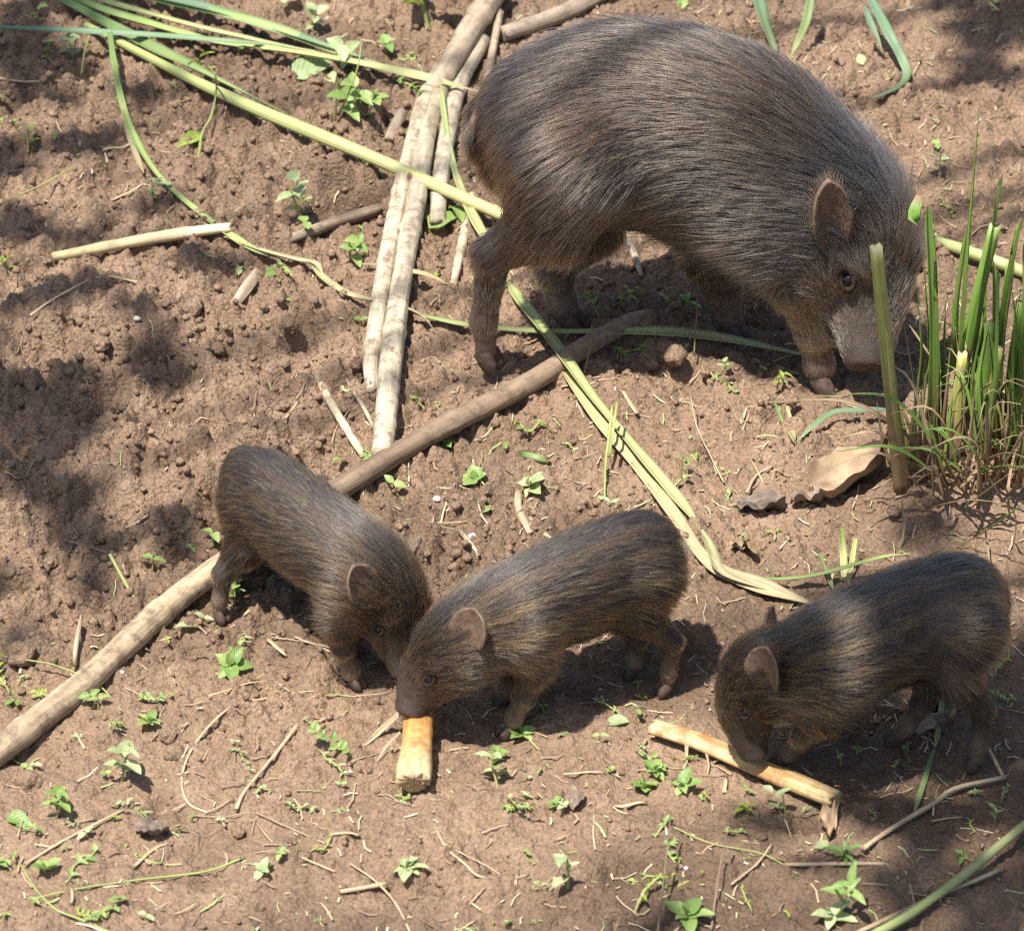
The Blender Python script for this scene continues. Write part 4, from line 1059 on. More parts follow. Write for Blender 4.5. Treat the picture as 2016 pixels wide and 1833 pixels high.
blade([(1696, -30, .050, 18), (1725, 20, .040, 24), (1752, 72, .026, 24), (1775, 115, .014, 22), (1786, 148, .006, 20), (1770, 172, .003, 18), (1730, 190, .003, 16), (1690, 198, .002, 8)], BLADE_BLUE, 'grey-green blade bent round at its tip on the mud behind the hog neck', .3, 20, (0, .2))
blade([(1700, 10, .044, 12), (1718, 55, .030, 16), (1732, 85, .018, 12), (1738, 108, .010, 4)], BLADE_BLUE, 'short grey-green blade hanging beside the bent one', .3, 21, (.05, .5))
blade([(1750, 806, .012, 10), (1690, 808, .012, 12), (1640, 812, .010, 12), (1600, 840, .006, 11), (1566, 872, .003, 6)], BLADE_BLUE, 'dark green blade lying out from the grass clump', .3, 22, (.1, .2))
blade([(1524, 788, .008, 8), (1540, 830, .006, 10), (1564, 872, .002, 7)], BLADE_GREEN, 'short green blade making a V with the dark one', .3, 23, (.1, .2))
blade([(1545, 785, .006, 6), (1556, 825, .005, 9), (1566, 868, .002, 6)], BLADE_DRY, 'second short dry blade inside the V of blades', .3, 24, (.1, .2))
blade([(1840, 1470, .002, 8), (1822, 1530, .002, 11), (1800, 1600, .002, 10)], BLADE_GREEN, 'fresh green blade on damp mud by the dark piglet hind feet', .35, 25, (.1, .2))
blade([(1858, 1330, .010, 8), (1852, 1400, .006, 10), (1842, 1470, .003, 9)], BLADE_GREEN, 'green blade lying between the dark piglet hind legs', .35, 26, (.1, .1))
for k, L in enumerate([[(1655, 1040, .03, 12), (1660, 1090, .012, 15), (1664, 1150, 0, 14)], [(1684, 1060, .02, 9), (1676, 1110, .01, 11), (1668, 1152, 0, 10)], [(1612, 1090, .02, 8), (1628, 1130, .008, 10), (1642, 1165, 0, 9)]]):
    blade(L, BLADE_PALE, ['pale broken stub standing up behind the dark piglet', 'second pale stub leaning on the broken one', 'thin pale stub slanting towards the dark piglet'][k], .5, 27 + k, (0, .05))
pole('green_stem_piece', [(1028, 895, .001, 14), (1050, 900, .002, 17), (1076, 906, .001, 14)], BLADE_GREEN, 'short cut piece of green stem on the soil', 'stem', 0, 53, None, 9)

# ------------------------------------------------------------------ the cut grass clump
def build_clump():
    base = G(1860, 930); root = empty('grass_clump', base)
    tag(root, 'clump of upright cut green grass stems with dry stubble at its foot', 'grass clump')
    def stem(tx, ty, bx, by, wpx, mat, bend=0.0, lean=0.0, flat=.55, seed=0):
        b = G(bx, by, -.004); top = VY(tx, ty, b[1] + lean)
        mid = b + (top - b) * .5 + np.array([bend, 0, 0]); r = wpx / PXM / 2
        pts = [[*b, r * 1.1], [*mid, r * 1.02], [*top, r * .92]]
        if wpx < 19:
            r *= 1.15; pts = [[*b, r * 1.1], [*mid, r], [*top, r * .8]]
            if mat is not STEM_DRY: return ribbon('stem', pts, mat, root, 1.0, .010, .5, seed, (0, .02 if wpx > 9 else .4))
        if r < .0022 or mat is STEM_DRY:
            if mat is STEM_DRY: pts = [[*p[:3], min(p[3], .0016)] for p in pts]
            o = ribbon('dry_leaf' if mat is STEM_DRY else 'leaf', [[*p[:3], p[3]] for p in pts], mat, root, .45, .010, .3, seed, (0, .5))
        else:
            o = tube('stem', pts, mat, root, 9, .010, 0, .09, flat, seed, .004)
        return o
    G_, Y_, D_ = STEM_GREEN, STEM_YELLOW, STEM_DRY
    spec = [(1726, 491, 1777, 972, 27, Y_), (1742, 640, 1782, 965, 15, Y_), (1826, 403, 1834, 905, 17, G_), (1838, 560, 1838, 900, 13, G_), (1932, 165, 1878, 895, 9, G_), (1958, 447, 1872, 890, 26, G_),
            (1975, 341, 1896, 880, 10, G_), (1958, 520, 1918, 890, 15, G_), (2012, 429, 1952, 900, 15, G_), (1804, 545, 1790, 890, 7, G_), (1739, 724, 1786, 895, 8, G_), (1990, 520, 1960, 890, 20, G_),
            (2024, 480, 1985, 900, 22, G_), (2040, 540, 2000, 910, 20, G_), (1935, 600, 1900, 885, 16, G_), (1905, 640, 1862, 900, 14, G_), (1948, 640, 1930, 905, 20, G_), (1975, 600, 1950, 915, 18, G_), (2010, 600, 1990, 925, 22, G_),
            (2050, 620, 2010, 930, 22, G_), (2070, 460, 2030, 900, 18, G_), (2085, 560, 2040, 930, 20, G_), (1870, 690, 1850, 905, 20, D_), (1895, 700, 1880, 915, 22, STEM_YELLOW), (1965, 690, 1942, 925, 20, STEM_YELLOW),
            (1726, 790, 1774, 968, 10, D_), (1755, 800, 1786, 960, 12, D_), (1770, 830, 1790, 955, 12, D_), (1780, 640, 1800, 915, 6, D_), (1815, 760, 1815, 930, 14, D_), (1850, 780, 1838, 930, 14, D_), (1880, 640, 1900, 920, 5, D_),
            (1920, 760, 1905, 940, 16, D_), (1985, 770, 1960, 950, 16, D_), (2012, 780, 1985, 960, 15, D_), (1940, 800, 1925, 950, 14, D_), (1800, 820, 1802, 940, 10, D_), (1815, 480, 1812, 880, 6, G_), (1846, 640, 1846, 880, 8, G_),
            (2030, 700, 2005, 960, 16, G_), (1925, 700, 1912, 930, 12, G_), (1862, 600, 1856, 890, 8, G_)]
    for k, (tx, ty, bx, by, w, m) in enumerate(spec):
        stem(tx, ty, bx, by, w, m, random.uniform(-.004, .006), random.uniform(-.02, .02), .6, 100 + k)
    for k in range(46):
        bx, by = random.uniform(1770, 2060), random.uniform(890, 985); hgt = random.uniform(50, 190)
        stem(bx + random.gauss(0, 26), by - hgt, bx, by, random.uniform(4, 9), D_ if random.random() < .75 else Y_, random.uniform(-.006, .006), random.uniform(-.03, .02), .6, 300 + k)
    for k in range(34):
        bx, by = random.uniform(1840, 2080), random.uniform(875, 950); hgt = random.uniform(120, 430)
        stem(bx + random.gauss(14, 18), by - hgt, bx, by, random.uniform(5, 14), G_ if random.random() < .7 else Y_, random.uniform(-.008, .010), random.uniform(-.02, .02), .5, 400 + k)
    for k in range(60):                         # thin loose blades leaning every way out of the clump
        bx, by = random.uniform(1790, 2080), random.uniform(890, 985); b = G(bx, by); a = random.uniform(-1.0, 1.0); l = random.uniform(.05, .16)
        d = np.array([math.sin(a) * .9, random.uniform(-.5, .3), math.cos(a)]); e = b + d * l * .6; f_ = e + np.array([d[0] * 1.3, d[1] * 1.2, d[2] * .35 - .25]) * l * .45
        f_[2] = max(f_[2], Hs(f_[0], f_[1]) + .002)
        ribbon('dry_leaf' if k % 3 else 'leaf', [[*b, .0012], [*e, .0015], [*f_, .0008]], STEM_DRY if k % 3 else STEM_GREEN, root, .5, .008, .8, 500 + k, (0, .5))
    # the cut flap that hangs from one stem beside the hog's ear
    b = G(1834, 905); a = VY(1812, 385, b[1]); c = VY(1800, 440, b[1] - .01)
    ribbon('leaf', [[*a, .0028], [*((a + c) / 2 + np.array([-.002, -.004, 0])), .0045], [*c, .0042]], STEM_GREEN, root, .5, .004, .3, 77)
    # dry blades thrown across the foot
    for k, L in enumerate([[(1790, 640, .10), (1870, 760, .07), (1960, 900, .02)], [(1800, 880, .012), (1860, 905, .014), (1950, 940, .004)], [(1760, 900, .02), (1840, 930, .016), (1930, 985, .002)], [(1955, 800, .05), (1990, 740, .08), (2016, 700, .09)],
                           [(1890, 960, .02), (1960, 900, .03), (2040, 880, .03)], [(1900, 1000, .004), (1930, 920, .03), (1960, 860, .05)], [(1880, 1080, .0), (1950, 1040, .02), (2016, 990, .04)], [(1935, 1020, .015), (1942, 1070, .01), (1950, 1120, .004)],
                           [(1730, 930, .004), (1790, 940, .006), (1850, 930, .004)], [(1830, 1000, .002), (1900, 985, .006), (1980, 990, .010)], [(1775, 985, .006), (1780, 1040, .003), (1770, 1080, 0)], [(2000, 880, .05), (1985, 960, .03), (1990, 1040, .006)]]):
        P = [[*V(px, py, Hs(*V(px, py)[:2]) + dz), random.uniform(5, 9) / PXM / 2] for px, py, dz in L]
        ribbon('dry_leaf', P, STEM_DRY if k != 6 else STEM_GREEN, root, .4, .008, .6, 200 + k, (.05, .4))
    return root
build_clump()

# ------------------------------------------------------------------ dead leaves
def dead_leaf(label, corners, curl, mat, seed):
    """a leaf lying on the soil: corners stem end, side, tip, side as survey pixels"""
    a, s1, b, s2 = [G(*c) for c in corners]; loc = a; nu, nv = 11, 15; vs = []; uv = []; al = []
    for j in range(nv):
        v = j / (nv - 1); mid = a + (b - a) * v
        wv = math.sin(math.pi * (v * .86 + .09)) ** .6
        for i in range(nu):
            u = i / (nu - 1) * 2 - 1
            sd = (s1 - (a + b) / 2) if u < 0 else (s2 - (a + b) / 2)
            p = mid + sd * abs(u) * wv * (1 + .16 * float(vnoise(np.array([v * 7 + (0 if u < 0 else 20)]), np.array([seed * 2.3]), seed)[0]))
            z = Hs(p[0], p[1]) + .0025 + curl * (max(0, u) ** 1.8 * 1.5 + max(0, -u) ** 2.4 * .5) * (.35 + .65 * v) + .0035 * float(fbm(np.array([u * 2 + seed]), np.array([v * 3]), 2, seed)[0]) + curl * .5 * (v - .5) ** 2
            z += .0022 * abs(math.sin(v * 13 - abs(u) * 4)) + .004 * float(vnoise(np.array([u * 3.1 + seed]), np.array([v * 4.0]), seed + 2)[0])
            vs.append(np.array([p[0], p[1], z]) - loc); uv.append(((u + 1) / 2, v * .05)); al.append(abs(u))
    n = len(vs); vs = vs + [q - np.array([0, 0, .0005]) for q in vs]; fs = []
    for j in range(nv - 1):
        for i in range(nu - 1):
            k = j * nu + i; fs.append((k, k + 1, k + nu + 1, k + nu)); fs.append((n + k, n + k + nu, n + k + nu + 1, n + k + 1))
    o = mesh_obj('dead_leaf', vs, fs, mat, None, True, uv + uv); set_along(o.data, al + al); o.location = tuple(loc)
    return tag(o, label, 'leaf')
dead_leaf('large curled tan dead leaf at the foot of the grass clump', [(1606, 985), (1640, 918), (1742, 920), (1690, 985)], .022, LEAF_DEAD, 3)
dead_leaf('dark rotting leaf in front of the tan dead leaf', [(1450, 1000), (1500, 985), (1545, 1002), (1500, 1022)], .006, LEAF_ROT, 5)
dead_leaf('small dark curled leaf touching the tan dead leaf', [(1555, 1000), (1590, 985), (1620, 990), (1590, 1012)], .008, LEAF_ROT, 6)
dead_leaf('small straw-coloured dry leaf beside the withered blade', [(1440, 1075), (1462, 1085), (1490, 1105), (1455, 1105)], .006, LEAF_DEAD, 7)
dead_leaf('crumpled pale dry leaf below the long peeled cane', [(1640, 1590), (1650, 1610), (1632, 1660), (1612, 1640)], .008, LEAF_DEAD, 8)
dead_leaf('purple-brown leaf scrap on the smooth mud', [(1105, 1578), (1130, 1570), (1150, 1582), (1125, 1600)], .004, LEAF_ROT, 9)
dead_leaf('tan leaf fragment lying on the mud beside the creepers', [(268, 1640), (300, 1628), (334, 1642), (300, 1660)], .006, LEAF_ROT, 10)
dead_leaf('reddish dry husk between the dark piglet hind feet', [(1790, 1400), (1815, 1385), (1862, 1378), (1830, 1410)], .008, strand_material('red_husk', [(0, (.42, .20, .12)), (1, (.50, .30, .20))], .3, .6, .2, along=60, across=6), 11)
dead_leaf('torn pale papery husk under the reddish one', [(1780, 1440), (1810, 1418), (1880, 1425), (1830, 1455)], .008, LEAF_DEAD, 12)

# ------------------------------------------------------------------ small weeds
def leaf_mesh(name, mat, wid, tipp, droop, fold):
    nv = 7; us = (-1, -.5, 0, .5, 1); vs = []; fs = []; uv = []
    for j in range(nv):
        v = j / (nv - 1)
        w = wid * (math.sin(math.pi * v ** tipp) ** .85 if 0 < v < 1 else 0.0) * .5 + (.006 if j == 0 else 0.001)
        for u in us:
            vs.append((v, u * w, fold * abs(u) * w * 2 - droop * v * v + .03 * math.sin(v * 9) * u)); uv.append(((u + 1) / 2, v))
    m = len(us)
    for j in range(nv - 1):
        for i in range(m - 1):
            a = j * m + i; fs.append((a, a + m, a + m + 1, a + 1))
    me = bpy.data.meshes.new(name); me.from_pydata(vs, [], fs); me.polygons.foreach_set('use_smooth', [True] * len(fs))
    ul = me.uv_layers.new(name='UVMap'); li = np.zeros(len(me.loops), dtype=np.int32); me.loops.foreach_get('vertex_index', li)
    ul.data.foreach_set('uv', np.array(uv, dtype=np.float32)[li].ravel())
    me.materials.append(mat)
    return me
LM = {k: leaf_mesh('leaf', m, *p) for k, (m, p) in {
    'ovate': (LEAF, (.62, .72, .22, .22)), 'lance': (LEAF, (.34, .80, .18, .25)), 'round': (LEAF, (.86, .85, .12, .12)),
    'pale': (LEAF_PALE, (.62, .75, .18, .2)), 'lime': (LEAF_LIME, (.40, .80, .3, .3)), 'palelance': (LEAF_PALE, (.36, .8, .2, .25))}.items()}
def stem_mesh():
    seg = 6; vs = []; fs = []
    for j in range(5):
        v = j / 4
        for i in range(seg):
            a = 2 * math.pi * i / seg; r = 1 - .35 * v; vs.append((math.cos(a) * r + .6 * math.sin(v * 3), math.sin(a) * r, v))
    for j in range(4):
        for i in range(seg):
            fs.append((j * seg + i, j * seg + (i + 1) % seg, (j + 1) * seg + (i + 1) % seg, (j + 1) * seg + i))
    fs.append(tuple(4 * seg + i for i in range(seg)))
    me = bpy.data.meshes.new('stem'); me.from_pydata(vs, [], fs); me.polygons.foreach_set('use_smooth', [True] * len(fs))
    ul = me.uv_layers.new(name='UVMap'); at = me.attributes.new('along', 'FLOAT', 'POINT'); me.materials.append(VINE)
    return me
STEM_ME = stem_mesh()
def add_leaf(root, kind, at, az, tilt, length, roll=0.0):
    o = bpy.data.objects.new('leaf', LM[kind]); COL.objects.link(o); o.parent = root
    o.location = tuple(at); o.rotation_euler = (roll, -tilt, az); o.scale = (length,) * 3
    return o
def add_stem(root, at, h, r, tx=0.0, ty=0.0):
    o = bpy.data.objects.new('stem', STEM_ME); COL.objects.link(o); o.parent = root
    o.location = tuple(at); o.rotation_euler = (tx, ty, random.uniform(0, 6)); o.scale = (r, r, h)
    return o
LANDMARKS = [('the bent brown pole', [(60, 1425), (230, 1285), (406, 1135), (696, 946), (852, 852), (1044, 753), (1230, 640)]), ('the pale pole pair', [(790, 330), (770, 520), (745, 690), (755, 830)]),
             ('the cut blades', [(300, 60), (500, 110), (700, 130), (400, 150)]), ('the thick pale cut stem', [(300, 120), (520, 222), (760, 322), (900, 380)]), ('the narrow curving blade', [(230, 170), (270, 300), (400, 430)]),
             ('the straight cream reed', [(150, 500), (300, 470), (440, 450)]), ('the broad light green blade', [(1060, 640), (1165, 782), (1285, 925)]), ('the withered lower blade', [(1335, 1025), (1420, 1125), (1560, 1176)]),
             ('the long yellow blade', [(1100, 655), (1300, 655), (1500, 685)]), ('the grass clump', [(1800, 940), (1900, 930), (2000, 950), (1700, 800)]), ('the tan dead leaf', [(1670, 950)]),
             ('the short thick cane', [(815, 1470)]), ('the long peeled cane', [(1340, 1450), (1470, 1500), (1600, 1555)]), ('the smooth green stalk', [(1790, 1800), (1900, 1720), (2000, 1640)]),
             ('the long thin dry stalk', [(1760, 1628), (1880, 1552)]), ('the grey-brown piglet', [(430, 1230), (700, 1350), (560, 1200)]), ('the striped piglet', [(1000, 1440), (1140, 1400), (1310, 1370)]),
             ('the dark piglet', [(1540, 1520), (1750, 1460), (1920, 1515)]), ('the hog', [(960, 740), (1135, 640), (1440, 655), (1620, 770), (1300, 600)]), ('the grey poles', [(950, 40), (1080, 40), (900, 120)]),
             ('the bent grey-green blade', [(1760, 110), (1740, 190), (1860, 150)]), ('the tan leaf fragment', [(300, 1645)]), ('the loop of dry vine', [(370, 1500), (470, 1590), (420, 1440)]), ('the forked dry stalk', [(930, 1690), (1000, 1730)]),
             ('the torn straw', [(740, 1745), (690, 1700)]), ('the dug holes', [(320, 722), (545, 745), (200, 810), (120, 640), (160, 900), (60, 1000), (300, 960)]), ('the lone clod', [(58, 1545)]), ('the trailing creeper', [(120, 1770), (250, 1730), (420, 1712)])]
LMX = [(n, np.array([V(*p)[:2] for p in ps])) for n, ps in LANDMARKS]
def near_what(xy):
    o = sorted(LMX, key=lambda q: np.linalg.norm(q[1] - np.asarray(xy)[:2], axis=1).min())
    return f'{o[0][0]} towards {o[1][0]}'
USED = {}
def weed(px, py, size, kind='seedling', label=None, az=None, leafkind=None):
    """size: spread in survey pixels"""
    g = G(px, py); s = size / PXM; root = empty('weed', g)
    R = random.Random(int(px * 7 + py * 13)); a0 = R.uniform(0, 6.28) if az is None else az
    lk = leafkind
    if kind == 'seedling':
        h = s * R.uniform(.25, .5); add_stem(root, (0, 0, 0), h, s * .03 + .0003)
        for k in range(2): add_leaf(root, lk or 'ovate', (0, 0, h * .95), a0 + k * math.pi + R.uniform(-.3, .3), R.uniform(.0, .4), s * .5)
        for k in range(2): add_leaf(root, lk or 'ovate', (0, 0, h), a0 + 1.57 + k * math.pi + R.uniform(-.3, .3), R.uniform(.3, .8), s * R.uniform(.25, .4))
        look = 'small four-leaved green seedling'
    elif kind == 'pair':
        h = s * R.uniform(.3, .6); add_stem(root, (0, 0, 0), h, s * .03 + .0003)
        for k in range(2): add_leaf(root, lk or 'round', (0, 0, h), a0 + k * math.pi + R.uniform(-.4, .4), R.uniform(-.1, .5), s * R.uniform(.42, .55))
        look = 'tiny two-leaved green seedling'
    elif kind == 'rosette':
        h = s * .18; add_stem(root, (0, 0, 0), h, s * .04)
        n = R.randint(5, 7)
        for k in range(n): add_leaf(root, lk or 'ovate', (0, 0, h * R.uniform(.5, 1)), a0 + k * 2.4, R.uniform(-.1, .7), s * R.uniform(.24, .56))
        add_leaf(root, lk or 'ovate', (0, 0, h), a0, 1.2, s * .3)
        look = 'bushy green rosette weed'
    elif kind == 'sprig':
        h = s * R.uniform(.75, 1.0); tx, ty = R.uniform(-.25, .25), R.uniform(-.25, .25)
        add_stem(root, (0, 0, 0), h, s * .022 + .0004, tx, ty)
        ax = Matrix.Rotation(ty, 3, 'Y') @ Vector((0, 0, 1)); ax = Matrix.Rotation(tx, 3, 'X') @ ax
        n = R.randint(4, 6)
        for k in range(n):
            p = ax * h * (.35 + .65 * k / (n - 1)); add_leaf(root, lk or 'lance', p, a0 + k * 2.2, R.uniform(.1, .7), s * R.uniform(.35, .55))
        look = 'narrow-leaved green sprig' if (lk or 'lance') in ('lance', 'palelance', 'lime') else 'broad-leaved green sprig'
    elif kind == 'single':
        add_stem(root, (0, 0, 0), s * .10, s * .03 + .0003)
        add_leaf(root, lk or 'pale', (0, 0, s * .08), a0, R.uniform(.0, .25), s)
        look = 'single pale green leaf'
    elif kind == 'creeper':
        n = R.randint(5, 8)
        pts = [[0, 0, .001, s * .016 + .0003]]; x = y = 0.0; a = a0
        for k in range(n):
            a += R.uniform(-.6, .6); x += math.cos(a) * s / n; y += math.sin(a) * s / n
            pts.append([x, y, Hs(g[0] + x, g[1] + y) - g[2] + R.uniform(.001, .005), s * .014 + .0003])
        tube('stem', [[p[0] + g[0], p[1] + g[1], p[2] + g[2], p[3]] for p in pts], VINE, root, 6, .004, 0, .05, 1, int(px))
        for p in pts[1:]:
            for sd in (-1, 1):
                if R.random() < .75: add_leaf(root, lk or 'ovate', p[:3], a + sd * R.uniform(.6, 1.5), R.uniform(.0, .7), s * R.uniform(.13, .24))
        look = 'leafy green creeping weed'
    if lk in ('pale', 'palelance') and 'pale' not in look: look = look.replace('green', 'pale green')
    root.rotation_euler = (R.gauss(0, .22), R.gauss(0, .22), 0)
    look = {'round': 'round-leaved ', 'lime': 'yellowish ', 'lance': 'slender ' if 'narrow' not in look else ''}.get(lk, '') + look
    look = ('tiny ' if size < 24 else 'large ' if size > 85 else '') + look.replace('tiny ', '').replace('small ', '')
    look_ = ('tiny ' if size < 24 else '') + look.replace('tiny ', '').replace('small ', '')
    label = label or f'{look} near {near_what(g)}'
    if len(label.split()) > 15: label = label.split(' towards ')[0]
    tag(root, label, 'weed', label)
    return root
WEEDS = [(845, 60, 130, 'sprig', 'lime', 'large bright sprig with drooping leaves beside the thick grey pole'), (690, 130, 75, 'sprig', 'pale', 'tall weed with one big upright leaf among the cut blades'), (575, 160, 75, 'single', 'pale', None), (645, 152, 40, 'single', 'pale', None), (560, 12, 45, 'single', 'pale', None),
         (625, 48, 45, 'single', 'pale', None), (605, 62, 50, 'sprig', 'pale', None), (800, 120, 70, 'creeper', 'ovate', None), (760, 105, 55, 'seedling', None, None), (790, 175, 60, 'creeper', 'ovate', None), (480, 115, 40, 'pair', 'round', None), (735, 205, 60, 'rosette', 'ovate', None),
         (660, 235, 80, 'sprig', 'ovate', 'vine shoot with a long bare curved stem above the thick cut stem'), (690, 215, 55, 'seedling', None, None), (690, 250, 40, 'creeper', None, None), (715, 320, 50, 'single', 'lime', None), (735, 340, 40, 'creeper', 'lime', None), (600, 445, 75, 'sprig', 'pale', None), (845, 455, 60, 'single', 'ovate', None), (860, 440, 40, 'pair', None, None),
         (885, 410, 45, 'single', 'ovate', None), (690, 515, 70, 'sprig', 'ovate', None), (545, 540, 80, 'rosette', 'ovate', 'bushy leafy weed beside the frayed wooden stub'), (465, 545, 45, 'pair', 'pale', None), (300, 405, 50, 'sprig', 'pale', None), (300, 440, 40, 'creeper', None, None), (560, 600, 34, 'pair', None, None),
         (410, 175, 60, 'sprig', 'lime', 'wilted drooping vine shoot standing on the dug soil'), (395, 270, 55, 'single', 'lime', None), (475, 115, 36, 'single', 'ovate', None), (60, 30, 50, 'creeper', None, None), (90, 80, 60, 'creeper', None, None), (145, 130, 60, 'sprig', 'pale', None), (35, 250, 70, 'creeper', None, None), (55, 300, 50, 'sprig', None, None), (20, 540, 50, 'sprig', 'lime', None), (10, 200, 40, 'single', 'pale', None),
         (600, 460, 40, 'pair', None, None), (710, 640, 36, 'pair', None, None), (690, 780, 40, 'creeper', 'pale', None), (720, 880, 60, 'creeper', 'ovate', None), (650, 860, 28, 'pair', None, None), (680, 910, 36, 'single', 'ovate', None), (860, 860, 70, 'creeper', 'ovate', None), (880, 880, 50, 'rosette', 'ovate', None), (835, 815, 40, 'creeper', None, None), (775, 965, 50, 'pair', 'ovate', None), (780, 985, 40, 'single', 'pale', None), (995, 890, 34, 'pair', 'ovate', None),
         (935, 950, 60, 'rosette', 'round', None), (960, 1000, 34, 'single', 'ovate', None), (1050, 965, 85, 'rosette', 'pale', 'wilted pale leaf pair on a bent stalk behind the striped piglet'), (1085, 855, 80, 'creeper', 'ovate', None), (1100, 870, 50, 'creeper', 'pale', None), (1195, 975, 70, 'creeper', 'pale', None), (1200, 1000, 50, 'rosette', 'palelance', None), (1240, 690, 55, 'creeper', 'ovate', None), (1215, 705, 40, 'seedling', None, None), (1180, 625, 60, 'sprig', 'ovate', None), (1220, 600, 60, 'sprig', 'lime', None),
         (1350, 605, 70, 'rosette', 'ovate', 'leafy weed in the shade between the hog legs'), (1310, 595, 30, 'pair', None, None), (1400, 735, 70, 'creeper', 'ovate', None), (1430, 750, 45, 'sprig', 'pale', None), (1065, 700, 50, 'creeper', 'ovate', None), (1075, 715, 40, 'seedling', None, None), (930, 720, 60, 'creeper', 'lime', None), (1410, 935, 60, 'creeper', 'lime', None), (1440, 965, 50, 'creeper', 'ovate', None), (1340, 945, 50, 'sprig', 'ovate', None), (1290, 935, 45, 'creeper', None, None), (1350, 960, 40, 'pair', 'ovate', None), (1530, 770, 40, 'sprig', 'lime', None),
         (1850, 355, 60, 'sprig', 'pale', None), (1845, 300, 40, 'pair', None, None), (1700, 130, 36, 'single', 'pale', None), (1835, 120, 36, 'single', 'pale', None), (1335, 20, 40, 'single', 'ovate', None), (1870, 410, 36, 'creeper', None, None), (1450, 1055, 45, 'creeper', 'pale', None), (1500, 1060, 40, 'creeper', 'lime', None),
         (1055, 1375, 100, 'sprig', 'ovate', 'tall serrated weed in front of the striped piglet foreleg'), (1025, 1450, 78, 'rosette', 'ovate', 'fresh green rosette at the striped piglet forefoot'), (1240, 1425, 50, 'single', 'pale', None), (1215, 1420, 60, 'creeper', 'palelance', None), (1250, 1480, 50, 'creeper', 'ovate', None), (1290, 1530, 70, 'rosette', 'ovate', None), (1265, 1555, 60, 'rosette', 'round', None), (1345, 1555, 75, 'rosette', 'ovate', None), (975, 1500, 50, 'seedling', None, None),
         (980, 1550, 70, 'sprig', 'pale', None), (1000, 1580, 70, 'creeper', 'pale', None), (1050, 1595, 50, 'creeper', None, None), (1095, 1590, 45, 'rosette', 'ovate', None), (560, 1585, 60, 'creeper', 'pale', None), (540, 1560, 50, 'creeper', 'pale', None), (690, 1490, 120, 'creeper', 'ovate', None), (630, 1480, 80, 'creeper', 'palelance', None), (455, 1315, 90, 'rosette', 'ovate', 'thick green weed patch below the grey-brown piglet'), (430, 1300, 60, 'creeper', 'ovate', None), (480, 1250, 60, 'creeper', 'palelance', None),
         (390, 1240, 50, 'single', 'pale', None), (400, 1225, 40, 'pair', 'pale', None), (300, 1122, 50, 'pair', 'ovate', None), (420, 1075, 60, 'pair', 'ovate', None), (462, 1190, 50, 'sprig', 'ovate', None), (540, 1105, 70, 'creeper', 'ovate', None), (600, 1165, 60, 'creeper', 'ovate', None), (575, 1120, 50, 'rosette', 'round', None), (270, 1380, 60, 'creeper', 'ovate', None), (290, 1430, 55, 'rosette', 'ovate', None), (245, 1425, 50, 'creeper', 'ovate', None), (180, 1380, 45, 'pair', 'ovate', None), (195, 1395, 40, 'pair', 'ovate', None),
         (130, 1400, 110, 'creeper', 'lime', None), (20, 1370, 120, 'creeper', 'lime', None), (60, 1330, 60, 'creeper', 'palelance', None), (30, 1390, 60, 'rosette', 'lance', None), (110, 1610, 70, 'sprig', 'ovate', None), (90, 1650, 50, 'creeper', None, None), (15, 1610, 50, 'single', 'ovate', None), (20, 1690, 90, 'creeper', 'ovate', None), (130, 1740, 90, 'creeper', 'ovate', None), (90, 1720, 60, 'rosette', 'round', None), (240, 1540, 90, 'sprig', 'pale', None), (220, 1590, 70, 'creeper', 'pale', None), (170, 1650, 40, 'pair', 'pale', None), (250, 1775, 120, 'creeper', 'ovate', None),
         (320, 1700, 80, 'creeper', 'lime', None), (30, 1810, 70, 'creeper', 'ovate', None), (150, 1790, 60, 'creeper', 'lime', None), (1660, 1690, 80, 'rosette', 'lance', 'leafy weed rooted beside the flat yellow straw'), (1665, 1780, 130, 'sprig', 'lance', 'tall leafy weed at the end of the smooth green stalk'), (1640, 1815, 110, 'rosette', 'pale', 'broad pale weed at the foot of the tall leafy one'), (1118, 1750, 70, 'sprig', 'pale', None), (1310, 1750, 80, 'creeper', 'ovate', None), (1250, 1800, 90, 'creeper', 'lime', None), (1330, 1700, 60, 'creeper', None, None), (1350, 1815, 90, 'rosette', 'ovate', None), (1290, 1650, 60, 'creeper', None, None),
         (1475, 1600, 60, 'rosette', 'lime', None), (1550, 1610, 60, 'sprig', 'pale', None), (1610, 1680, 40, 'single', 'pale', None), (1920, 1640, 50, 'creeper', 'lance', None), (1890, 1690, 60, 'rosette', 'lance', None), (1960, 1620, 40, 'sprig', 'lance', None), (1800, 1300, 50, 'creeper', None, None), (1690, 1380, 45, 'single', 'ovate', None), (1480, 1800, 45, 'creeper', 'lime', None), (1420, 1640, 45, 'creeper', None, None), (780, 1330, 40, 'creeper', None, None), (1960, 1330, 50, 'creeper', 'lime', None), (2000, 1380, 50, 'creeper', None, None), (1380, 1500, 40, 'creeper', 'lime', None), (450, 1480, 60, 'creeper', 'palelance', None), (650, 1600, 50, 'creeper', 'pale', None), (800, 1720, 75, 'rosette', 'pale', None), (610, 1680, 50, 'creeper', 'lime', None), (520, 1720, 50, 'seedling', 'pale', None)]
for (px, py, sz, kind, lk, lab) in WEEDS:
    weed(px, py, sz * (1.4 if py < 480 and px < 950 else (.75 if sz > 95 else 1.05)), kind, lab, None, lk)
wr = random.Random(5)
for k in range(125):
    px, py = wr.uniform(0, 2016), wr.uniform(0, 1833)
    if wr.random() < .6: py = wr.uniform(1350, 1833)
    if 130 < px < 700 and 560 < py < 1060 and wr.random() < .9: continue
    weed(px, py, wr.uniform(14, 36), wr.choice(['pair', 'pair', 'seedling', 'creeper']), None, None, wr.choice(['ovate', 'round', 'pale', 'lime']))

